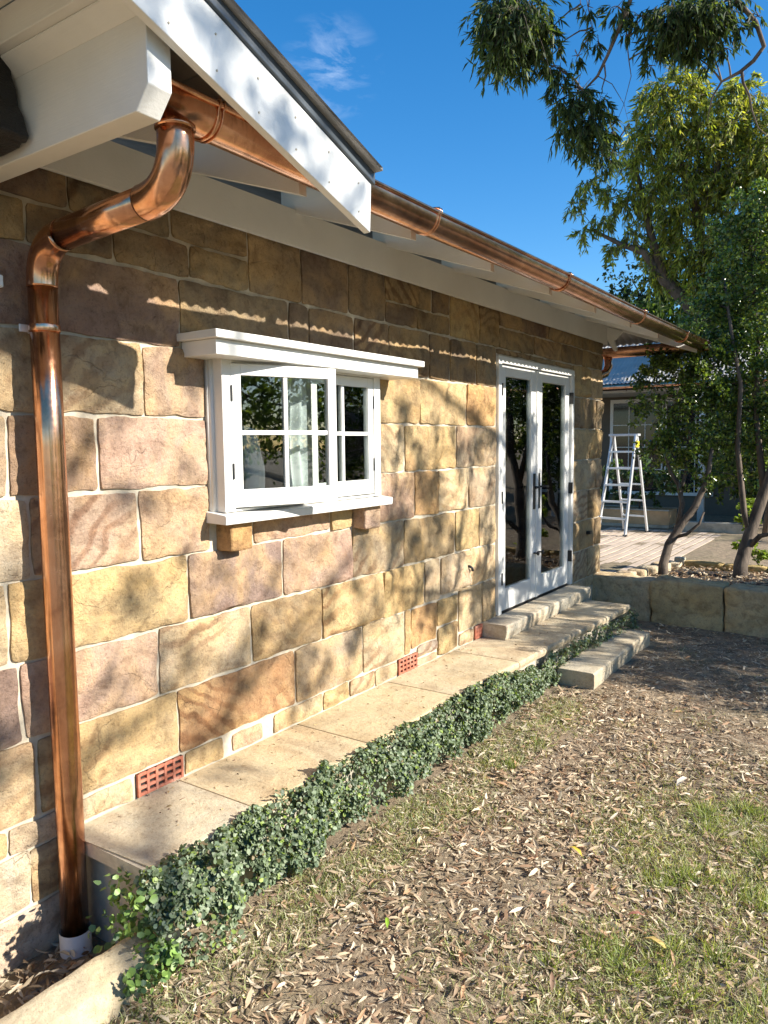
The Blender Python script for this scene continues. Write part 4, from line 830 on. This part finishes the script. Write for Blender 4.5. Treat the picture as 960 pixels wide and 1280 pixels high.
for (lab, sp, dist, pal, per) in (('very dark conifer-like tree far beyond the gutter end', [(790, 350, 1.2), (760, 375, .9), (815, 325, 1.1), (830, 370, 1.5), (775, 400, 1.2), (805, 400, 1.6)], 33, [(.018, .035, .015), (.03, .05, .02)], 330),
                                  ('dark green bushy tree standing right behind the rear wing roof', [(800, 405, .8), (835, 395, .9), (870, 385, 1.0), (905, 400, 1.1), (945, 395, 1.1), (880, 430, 1.0), (925, 440, 1.1), (960, 450, 1.2), (855, 420, .7), (765, 418, .4), (990, 400, 1.4)], 24, [(.03, .055, .018), (.05, .085, .025), (.085, .12, .03)], 620)):
    b_ = at(sp[3][0], 600, dist); b_.z = .3
    gum_tree('evergreen_tree', tuple(b_), [([b_, at(sp[3][0], 480, dist), at(sp[0][0]+10, sp[0][1]+20, dist)], [.4, .3, .1])], cl(sp, dist), lab, per, (.2, .09), M_bark_dark, pal, M_leaf, 'round', .3, twig=False, hollow=.1)
# shrubs before the rear wing
gum_tree('shrub', (.9, 13.6, .33), [([Vector((.9, 13.6, .33)), Vector((.95, 13.6, 1.0)), Vector((.9, 13.7, 1.6))], [.05, .04, .02])], cl([(885, 560, .35), (905, 580, .38), (930, 570, .4), (950, 590, .4), (900, 535, .35), (935, 535, .4), (965, 560, .4), (880, 600, .22), (915, 610, .25), (945, 615, .25), (985, 590, .45)], 14.0),
         'leafy mid-green shrub in front of the rear wing, right of the white post', 3600, (.075, .042), M_bark_dark, [(.07, .13, .025), (.11, .18, .03), (.04, .07, .02), (.16, .22, .05)], M_leaf_gloss, 'round', .2, hollow=.15)
for k, (x, lab, sp) in enumerate(((-3.0, 'green plant in the leftmost planter box', [(757, 590, .2), (752, 612, .25)]), (-2.2, 'green plant behind the stepladder in the middle planter', [(775, 590, .22), (790, 600, .2), (783, 620, .2)]), (-1.2, 'green plant in the planter right of the stepladder', [(806, 590, .25), (825, 600, .28), (845, 610, .25), (815, 620, .2), (838, 585, .22)]))):
    gum_tree('planter_plant', (x, 13.85, .63), [([Vector((x, 13.85, .63)), Vector((x, 13.85, 1.0))], [.02, .01])], cl(sp, 14.35), lab, 3800, (.08, .04), M_bark_dark, [(.05, .10, .03), (.09, .15, .04), (.10, .13, .07)], M_leaf_gloss, 'round', .2, 'plants in the planter boxes', hollow=.1)
# overhanging gum: trunk stands out of frame to the right
base = Vector((7.2, 10.2, 0))
ov = [([base, Vector((7.0, 10.0, 2.5)), Vector((6.4, 9.4, 5.0)), Vector((5.4, 8.6, 6.8)), Vector((4.0, 7.6, 7.2))], [.30, .25, .2, .14, .09]),
      ([Vector((4.0, 7.6, 7.2)), Vector((2.6, 6.9, 6.6)), at(905, -60, 7.1), at(800, -30, 7), at(771, 42, 7), at(760, 68, 7), at(747, 95, 7), at(730, 113, 7)], [.08, .045, .03, .02, .016, .013, .011, .006]),
      ([Vector((2.6, 6.9, 6.6)), at(900, -20, 7.0), at(928, 8, 7.0), at(945, 28, 7.0), at(955, 58, 7.0), at(942, 76, 7), at(925, 90, 7), at(902, 102, 7), at(890, 122, 7), at(884, 152, 7)], [.04, .022, .017, .016, .016, .015, .013, .009, .006, .003]),
      ([at(927, 88, 7), at(929, 104, 7), at(937, 120, 7), at(940, 138, 7), at(948, 160, 7), at(962, 172, 7)], [.012, .01, .008, .006, .004, .003]),
      ([at(940, 138, 7), at(930, 143, 7), at(915, 155, 7)], [.005, .004, .002]), ([at(960, 62, 7), at(990, 60, 7)], [.02, .02]),
      ([at(905, -60, 7.1), at(740, -60, 7.2), at(660, -40, 7.1), at(648, 5, 7), at(640, 30, 7)], [.03, .024, .018, .012, .006]),
      ([at(785, 15, 7), at(783, 45, 7), at(786, 75, 7), at(789, 95, 7), at(780, 130, 7), at(772, 150, 7)], [.006, .005, .004, .003, .002, .0015]),
      ([at(740, -20, 7), at(735, 10, 7), at(742, 38, 7)], [.005, .004, .002]), ([at(720, -30, 7), at(726, 5, 7), at(738, 28, 7), at(742, 40, 7)], [.004, .003, .002, .0015]),
      ([at(747, 95, 7), at(765, 105, 7), at(780, 130, 7), at(786, 155, 7)], [.004, .003, .002, .001]), ([at(755, 75, 7), at(757, 95, 7), at(752, 112, 7)], [.007, .006, .004])]
OG = [(.045, .07, .028), (.035, .055, .02), (.07, .10, .04), (.11, .14, .05)]
gum_tree('gum_tree', tuple(base), ov, cl([(640, 28, .30), (612, 38, .15), (628, 62, .22), (658, 10, .25), (665, 45, .2), (645, 72, .15), (620, 5, .2), (690, 35, .08), (655, 90, .06),
     (700, 105, .10), (722, 118, .17), (695, 128, .12), (712, 148, .18), (738, 150, .2), (750, 132, .12), (748, 178, .16), (728, 172, .14), (760, 200, .10), (765, 165, .07), (735, 45, .06), (748, 52, .06), (722, 70, .06),
     (835, 10, .22), (862, 15, .24), (892, 8, .22), (825, 38, .14), (850, 42, .18), (878, 40, .16), (905, 22, .12), (862, 62, .07), (890, 62, .06), (808, 62, .06), (812, 82, .05), (885, 82, .04), (800, 20, .09), (700, 55, .05), (675, 60, .10), (690, 82, .09), (772, 8, .12), (786, 42, .06), (700, 88, .09), (908, 60, .06), (925, 36, .05), (602, 55, .06), (735, 8, .06), (820, 60, .09), (948, 20, .05)], 7.0),
     'gum tree whose dark leafy branches hang into the top right of the sky', 12500, (.088, .0165), M_bark_dark, OG, M_leaf, 'lance', 1.5, strands=13)
# two shade trees standing out of frame to the right; the sun comes through them
sb_ = Vector((10.4, 12.0, 0)); SUNH = Vector((1, .28, .60))
def up(x, y, z, t, r): p = Vector((x, y, z))+SUNH*t; return (tuple(p), r)
shade = []
for (y, z, r, n, ys_, zs_, t0) in ((6.3, 1.2, .30, 20, .8, .9, 6.5), (7.8, 1.5, .5, 14, .9, 1.3, 7.0), (4.9, 1.3, .19, 17, .8, .9, 6.5)):
    for k in range(n): shade.append(up(0, y+RS.uniform(-ys_, ys_), z+RS.uniform(-zs_, zs_), t0+RS.uniform(-1, 1), r*RS.uniform(.6, 1.2)))
for (x, y, r) in ((.8, 7.2, .4), (1.6, 7.0, .45), (2.4, 6.9, .45), (1.1, 6.3, .28), (2.0, 6.2, .26), (3.0, 6.4, .4), (1.2, 7.8, .5), (2.2, 7.8, .6), (3.4, 7.4, .6), (3.2, 5.6, .2), (.6, 6.2, .25), (1.6, 8.6, .5), (3, 8.6, .6), (.4, 7.6, .35), (.3, 6.9, .25), (2.7, 5.75, .16), (2.65, 3.35, .22), (3.2, 3.5, .3), (3.3, 2.7, .2)):
    shade.append(up(x, y, 0, 6.2+RS.uniform(-.8, .8), r))
for k in range(50): shade.append(up(RS.uniform(.5, 4.4), RS.uniform(6.05, 8.3), .05, RS.uniform(4.2, 6.4), RS.uniform(.16, .36)))
for k in range(22): shade.append(up(.25, RS.uniform(5.3, 7.9), RS.uniform(.25, 1.35), RS.uniform(5.5, 7.0), RS.uniform(.12, .26)))
for k in range(14): shade.append(up(.05, RS.uniform(7.45, 8.2), RS.uniform(.3, 2.4), RS.uniform(5.5, 7.0), RS.uniform(.16, .28)))
lm = [([sb_, Vector((10.3, 11.8, 3)), Vector((9.6, 11, 5)), Vector((8.6, 9.6, 6.2)), Vector((8.0, 8.2, 6.6)), Vector((7.8, 6.6, 7.0)), Vector((7.7, 5.2, 7.1))], [.3, .25, .16, .07, .045, .03, .015]),
      ([Vector((10.3, 11.8, 3)), Vector((9.0, 10.6, 3.8)), Vector((8.0, 9.2, 4.0)), Vector((7.6, 8.0, 3.7))], [.14, .1, .06, .03])]
gum_tree('shade_tree', tuple(sb_), lm, shade, 'leafy gum standing beyond the right edge, casting dappled shade on the doors', 1300, (.12, .026), M_bark_grey, GUM, M_leaf, 'lance', 1.2, hollow=.1)
shade3 = []
def tg(n, X, Y, Zr, T, Rr):
    for k in range(n):
        x, y, z, t = RS.uniform(*X), RS.uniform(*Y), RS.uniform(*Zr), RS.uniform(*T)
        if x+t < 2.7: t = 2.8-x
        shade3.append(up(x, y, z, t, RS.uniform(*Rr)))
tg(95, (.9, 3.6), (5.75, 7.8), (0, .05), (2.2, 3.4), (.10, .24)); tg(34, (.0, .1), (5.5, 7.4), (.45, 1.25), (3.2, 4.4), (.07, .15)); tg(30, (0, .05), (5.5, 7.4), (1.15, 2.35), (3.2, 4.4), (.04, .10))
tg(24, (0, .05), (7.5, 8.15), (.4, 2.4), (3.4, 4.6), (.12, .22)); tg(34, (.1, .8), (5.2, 7.4), (.15, .36), (2.8, 4.0), (.08, .16)); tg(42, (0, .03), (3.9, 5.5), (.45, 2.3), (3.4, 5.0), (.035, .09)); tg(30, (.5, 2.8), (7.8, 7.9), (.1, .45), (2.4, 3.4), (.18, .3))
b3 = Vector((5.6, 10.2, 0))
gum_tree('shade_tree', tuple(b3), [([b3, Vector((5.4, 9.8, 1.8)), Vector((4.8, 8.9, 2.7)), Vector((4.2, 7.9, 3.0)), Vector((4.0, 6.9, 3.1)), Vector((4.2, 6.0, 3.3)), Vector((4.4, 5.2, 3.6))], [.12, .10, .07, .045, .03, .02, .01]), ([Vector((4.8, 8.9, 2.7)), Vector((3.9, 8.6, 2.3)), Vector((3.3, 8.2, 1.9))], [.04, .03, .015])],
         shade3, 'low leaning gum just beyond the right edge, shading the step and the far lawn', 3600, (.075, .02), M_bark_grey, GUM, M_leaf, 'lance', 1.2, hollow=.1, spread=.2)
shade2 = []
for (y, z, r) in ((1.6, .95, .11), (1.9, .9, .10), (2.15, 1.05, .08), (2.7, .88, .12), (2.9, 1.2, .10), (3.4, 1.1, .15), (3.55, .7, .12), (3.95, 1.35, .15), (3.1, .55, .10), (2.6, .62, .10), (4.3, .95, .16), (4.5, 1.6, .13), (4.2, 2.1, .13), (1.2, 1.9, .12), (.9, 1.2, .15), (1.1, .7, .12), (3.7, 1.75, .10), (1.85, 1.95, .08), (2.3, 1.85, .07), (4.8, 2.0, .12)):
    shade2.append(up(0, y, z, 8.2+RS.uniform(-1.5, 1), r*1.15))
for k in range(64): shade2.append(up(0, RS.uniform(.8, 5.3), RS.choice([RS.uniform(.4, 1.45), RS.uniform(.4, 2.3)]), RS.uniform(6.8, 9.2), RS.uniform(.06, .17)))
for (y, z, r) in ((1.38, 3.12, .09), (1.62, 3.0, .17), (1.78, 3.08, .10), (1.98, 2.90, .16), (2.26, 2.80, .12), (1.2, 3.2, .1), (.9, 3.3, .14), (2.1, 3.0, .1), (1.42, 2.98, .08), (1.7, 2.93, .13), (1.85, 2.88, .12), (1.5, 3.15, .12), (2.2, 2.72, .09), (2.05, 2.8, .10), (1.3, 3.05, .12), (1.9, 3.0, .11), (2.32, 2.76, .07)): shade2.append(up(1.05, y, z, 7.2, r))
b2 = Vector((11.5, 3.0, 0))
lm2 = [([b2, Vector((11.3, 3.1, 3)), Vector((10.6, 3.3, 4.6)), Vector((9.4, 4.2, 5.7)), Vector((8.6, 5.4, 6.0)), Vector((8.1, 6.6, 6.6))], [.10, .08, .055, .035, .02, .01]),
       ([Vector((10.6, 3.3, 4.6)), Vector((9.0, 3.7, 6.6)), Vector((8.2, 3.4, 7.4))], [.045, .03, .012]), ([Vector((9.4, 4.2, 5.7)), Vector((8.3, 4.1, 5.6)), Vector((8.0, 3.2, 5.6))], [.035, .025, .012])]
gum_tree('shade_tree', tuple(b2), lm2, shade2, 'thin gum standing off to the right of the lawn, throwing soft blotches on the wall', 1500, (.12, .026), M_bark_grey, GUM, M_leaf, 'lance', 1.2, hollow=.1)
# hedge and trees on the sunny side of the lawn (out of frame, seen in the panes and the copper)
for i, (x, y, h, r) in enumerate(((13, 2.6, 4.6, 2.6), (13.5, 7.6, 4.6, 2.6), (12, 13.5, 4.6, 2.4), (12.5, 17, 6.0, 2.8), (13, 23, 8, 3.2), (14, -3, 5.0, 2.6), (16, -9, 6, 3.2), (14, 19, 8.5, 3.6), (9.5, 24, 9.5, 4.0), (17, 12.5, 5.0, 3.0), (16, 4, 5.0, 2.8))):
    gum_tree('boundary_shrub', (x, y, 0), [([Vector((x, y, 0)), Vector((x, y, h*.7))], [.1, .06])], [((x+RS.uniform(-1, 1)*r*.5, y+RS.uniform(-1, 1)*r*.8, h*RS.uniform(.15, .85)), r*.5) for _ in range(11)], ['bushy', 'thick', 'dense', 'spreading', 'leaning', 'round', 'broad', 'tall', 'very tall', 'wide', 'squat'][i]+' evergreen shrub on the boundary beyond the right edge of the view', 260, (.16, .08), M_bark_dark, BUSH, M_leaf, 'round', .3, twig=False, hollow=.2)

# ------------------------------------------------------------------ ground cover along the ledge
def vine(N, y0, y1, wfun, top, name, label):
    y = RS.uniform(y0, y1, N*3); t = RS.rand(N*3)**.8; kp = np.array([RS.rand() < .12+.88*sm(-.22, .12, fbm(a_*3.3, b_*1.6, 31, 3)+.25-.3*b_) for a_, b_ in zip(y, t)]); y = y[kp][:N]; t = t[kp][:N]; N = len(y); e = np.array([edge(v) for v in y]); P_ = np.zeros((N, 3)); D_ = np.zeros((N, 3)); Sd = np.zeros((N, 3))
    for i in range(N):
        w_ = wfun(y[i])*(1+.9*fbm(y[i]*3.1, 2, 7, 3)); lump = .065*fbm(y[i]*7, t[i]*4, 3, 3)+.02*fbm(y[i]*24, t[i]*9, 5, 2); a = t[i]*1.5
        tp = top(y[i])+.03*fbm(y[i]*7, 9, 2, 3)
        bx = e[i]-.01+w_*(math.sin(a)**.8); bz = tp*(math.cos(a)**.75 if a < 1.57 else 0)+.012
        n_ = Vector((math.sin(a)+.25, 0, math.cos(a)+.15)).normalized(); dep = -RS.rand()**2*.05
        P_[i] = (bx+n_.x*(lump+dep)+.004, y[i], bz+n_.z*(lump+dep)); D_[i] = (RS.normal()*.5+.35, RS.normal()*.8, RS.normal()*.5-.45); 
        nn_ = n_+Vector(RS.normal(size=3))*.5; Sd[i] = nn_
    o_ = leaf_mesh(name, P_, D_, RS.uniform(.009, .027, N), RS.uniform(.009, .024, N), colours(N, [(.14, .185, .10), (.19, .23, .14), (.075, .105, .05), (.19, .26, .05), (.12, .165, .10), (.20, .155, .085)], [.28, .26, .2, .1, .12, .04], .2), M_ivy, None, 'round', side=Sd)
    return tag(o_, label, 'ground cover', kind='stuff')
vine(40000, 1.60, 5.42, lambda y: .08*sm(5.5, 3.8, y)+.018+.06*sm(2.6, 1.9, y), lambda y: .345-.13*sm(4.2, 5.3, y), 'ground_cover', 'dense grey-green small-leaved creeper hanging over the front of the stone ledge')
vine(2600, 5.3, 7.15, lambda y: .03+.05*sm(6.8, 7.1, y), lambda y: .27, 'ground_cover', 'thin dark strip of creeper in the gap between the far ledge and the step block')
N = 620; P_ = np.stack([RS.uniform(.40, .60, N), RS.uniform(1.50, 1.68, N), RS.uniform(.02, .34, N)], 1); P_[:, 0] = .60-RS.rand(N)**2*.28; P_[:, 1] = 1.655-RS.rand(N)**2*.12; P_[420:] = np.stack([.60+.09*RS.rand(200), 1.66-.22*RS.rand(200)**1.5, .03+.10*RS.rand(200)], 1)
tag(leaf_mesh('trailing_creeper', P_, RS.normal(size=(N, 3))+np.array([0, -.2, -.5]), RS.uniform(.018, .036, N), RS.uniform(.018, .032, N), colours(N, [(.16, .26, .06), (.10, .17, .07), (.20, .30, .08)]), M_ivy, None, 'round'), 'bright green creeper tips trailing round the near corner of the ledge onto the kerb', 'ground cover', kind='stuff')

# ------------------------------------------------------------------ leaf litter, twigs and grass
def scatter(n, x0, x1, y0, y1, dens):
    out = []
    while len(out) < n:
        x = RS.uniform(x0, x1, 4000); y = RS.uniform(y0, y1, 4000); q = RS.rand(4000)
        for a, b, c in zip(x, y, q):
            if c < dens(a, b) and a > edge(b)+.05 and not (.52 < a < .92 and 5.4 < b < 7.0) and b < 7.8: out.append((a, b))
    return np.array(out[:n])
def dl(x, y): 
    d_ = .75*sm(7.5, 3.5, y)+.25; d_ *= .35+.9*max(0, fbm(x*1.7, y*1.7, 4, 3)+.45); return d_
TAN = [(.48, .37, .24), (.56, .46, .32), (.38, .27, .17), (.29, .185, .11), (.54, .46, .34), (.22, .135, .085), (.42, .25, .14)]
TW = [.22, .2, .18, .12, .16, .08, .04]
def litter(n, dens, l0, l1, ww, name, shape, label, box=(.6, 4.8, .9, 7.8), zoff=.004, tilt=.22):
    p = scatter(n, *box, dens); z = np.array([gh(a, b) for a, b in p]); P_ = np.column_stack([p, z+zoff+RS.rand(n)*.010]); a = RS.uniform(0, 6.283, n)
    D_ = np.column_stack([np.cos(a), np.sin(a), RS.normal(size=n)*tilt]); Ln = RS.uniform(l0, l1, n)*RS.choice([1, 1, .7, .5], n)
    sdv = np.cross(D_, np.column_stack([RS.normal(size=n)*.35, RS.normal(size=n)*.35, np.ones(n)]))
    o_ = leaf_mesh(name, P_, D_, Ln, Ln*ww*RS.uniform(.7, 1.3, n), colours(n, TAN, TW, .14), M_litter, None, shape, RS.uniform(-.8, .9, n), side=np.column_stack([RS.normal(size=n)*.45, RS.normal(size=n)*.45, np.ones(n)]))
    return tag(o_, label, 'leaf litter', kind='stuff')
litter(42000, dl, .024, .082, .23, 'leaf_litter', 'curl', 'thick litter of dry tan gum leaves spread over the bare soil')
litter(42000, lambda x, y: .5+.5*dl(x, y), .010, .032, .32, 'leaf_fragments', 'lance', 'fine brown leaf fragments and chips between the fallen leaves', zoff=.002)
n = 5200; p = scatter(n, .65, 4.8, .9, 7.6, lambda x, y: .6); a = RS.uniform(0, 6.283, n); L_ = RS.uniform(.05, .16, n)
P_ = np.column_stack([p, np.array([gh(a_, b_) for a_, b_ in p])+.006+RS.rand(n)*.01]); tag(leaf_mesh('twigs', P_, np.column_stack([np.cos(a), np.sin(a), RS.normal(size=n)*.08]), L_, np.full(n, .0035), colours(n, [(.20, .14, .09), (.38, .30, .21), (.12, .08, .05)]), M_litter, None, 'lance'), 'thin dry twigs lying among the leaf litter', 'twigs', kind='stuff')
# leaves in the drain trench and on the bed
n = 500; P_ = np.column_stack([RS.uniform(.03, .44, n), RS.uniform(.7, 1.62, n), -.085+RS.rand(n)*.03]); a = RS.uniform(0, 6.283, n)
P_[:, 2] = [gh(q[0], q[1])+.005+RS.rand()*.03 for q in P_]
tag(leaf_mesh('trench_leaves', P_, np.column_stack([np.cos(a), np.sin(a), RS.normal(size=n)*.35]), RS.uniform(.04, .08, n), RS.uniform(.010, .02, n), colours(n, TAN, TW)*.8, M_litter, None, 'curl', RS.uniform(-1, 1.2, n)), 'dry leaves gathered in the drain trench behind the kerb', 'leaf litter', kind='stuff')
n = 2600; P_ = np.column_stack([RS.uniform(.5, 4.5, n), RS.uniform(8.15, 9.4, n), .395+RS.rand(n)*.03]); a = RS.uniform(0, 6.283, n)
tag(leaf_mesh('bed_leaves', P_, np.column_stack([np.cos(a), np.sin(a), RS.normal(size=n)*.3]), RS.uniform(.04, .09, n), RS.uniform(.010, .022, n), colours(n, TAN, TW), M_litter, None, 'curl', RS.uniform(-1, 1.2, n)), 'dry leaves scattered over the dark mulch of the garden bed', 'leaf litter', kind='stuff')
n = 230; P_ = np.column_stack([.03+.5*RS.rand(n)**1.7, RS.uniform(1.8, 7, n), np.full(n, .356)]); a = RS.uniform(0, 6.283, n)
tag(leaf_mesh('ledge_debris', P_, np.column_stack([np.cos(a), np.sin(a), RS.normal(size=n)*.1]), RS.uniform(.008, .03, n), RS.uniform(.004, .010, n), colours(n, [(.2, .13, .08), (.35, .25, .12)]), M_litter, None, 'curl', .8), 'small leaf crumbs lying on the stone ledge', 'leaf litter', kind='stuff')
def dg(x, y):
    d_ = 1.6*sm(1.2, 2.3, x+.35*fbm(x*1.5, y*1.5, 2, 2))*sm(4.9, 3.3, y)*(.5+max(0, fbm(x*2.2, y*2.2, 9, 3)+.35))       # lawn at the lower right
    d_ += 1.5*sm(.30, .0, abs(x-edge(y)-.24))*sm(5.6, 4.6, y)*(.3+max(0, fbm(x*3, y*2.4, 5, 3)+.3))         # strip along the creeper
    d_ += .55*max(0, fbm(x*1.5, y*1.5, 12, 3)-.22)+.35*sm(2.3, 3, x)*max(0, fbm(x*2, y*2, 3, 3)+.1)
    return d_*.8
n = 105000; p = scatter(n, .6, 4.8, .95, 7.4, dg); zg = np.array([gh(a_, b_) for a_, b_ in p]); D_ = np.column_stack([RS.normal(size=n)*.75, RS.normal(size=n)*.75, RS.uniform(.25, 1.2, n)])
tag(leaf_mesh('grass', np.column_stack([p, zg]), D_, RS.uniform(.022, .062, n), RS.uniform(.0022, .0046, n), colours(n, [(.23, .27, .09), (.31, .34, .14), (.15, .18, .07), (.46, .44, .28), (.54, .50, .34)], [.24, .22, .1, .24, .20]), M_grass, None, 'blade', RS.uniform(-1, 0, n)), 'thin patchy grass growing up through the leaf litter', 'grass', kind='stuff')
n = 3600; cl_ = scatter(60, .9, 3.4, 1.2, 4.5, dg); c_i = RS.randint(0, 60, n); p = cl_[c_i]+RS.normal(size=(n, 2))*.03; p = np.column_stack([np.maximum(p[:, 0], .62), p[:, 1]])
D_ = np.column_stack([(p-cl_[c_i])*14+RS.normal(size=(n, 2))*.25, RS.uniform(.5, 1.1, n)])
tag(leaf_mesh('grass_tufts', np.column_stack([p, [gh(a_, b_) for a_, b_ in p]]), D_, RS.uniform(.04, .10, n), RS.uniform(.003, .005, n), colours(n, [(.17, .22, .06), (.24, .29, .09), (.33, .36, .15)]), M_grass, None, 'blade', RS.uniform(-1, -.2, n)), 'greener grass tufts along the foot of the creeper and on the lawn', 'grass', kind='stuff')
# a few leaves that stand out
def one_leaf(px, py, Ln, col, lab, ang):
    d_ = ray(px, py); t_ = -CAM[2]/d_[2]; q = CAM+d_*t_; P0 = np.array([[q[0], q[1], gh(q[0], q[1])+.022]]); dv = np.array([[math.cos(ang), math.sin(ang), .12]])
    o_ = leaf_mesh('fallen_leaf', P0, dv, np.array([Ln]), np.array([Ln*.32]), np.array([col]), M_litter, None, 'curl', np.array([.9]), side=np.array([[.1, .1, 1.0]])); tag(o_, lab, 'leaf', 'leaves standing out from the litter')
one_leaf(728, 1076, .085, (.62, .48, .06), 'bright yellow fallen leaf on the soil in the lower middle', 2.8)
one_leaf(484, 1168, .060, (.22, .36, .03), 'small fresh green leaf lying on brown litter near the bottom', 2.2)
one_leaf(835, 1196, .095, (.55, .40, .14), 'ochre fallen leaf on the grass at the lower right', 3.0)
one_leaf(783, 1150, .070, (.40, .17, .12), 'reddish fallen leaf on the grass, right of centre at the bottom', .4)
one_leaf(845, 990, .120, (.62, .56, .45), 'large pale curled leaf on bare soil at the right', 1.2)
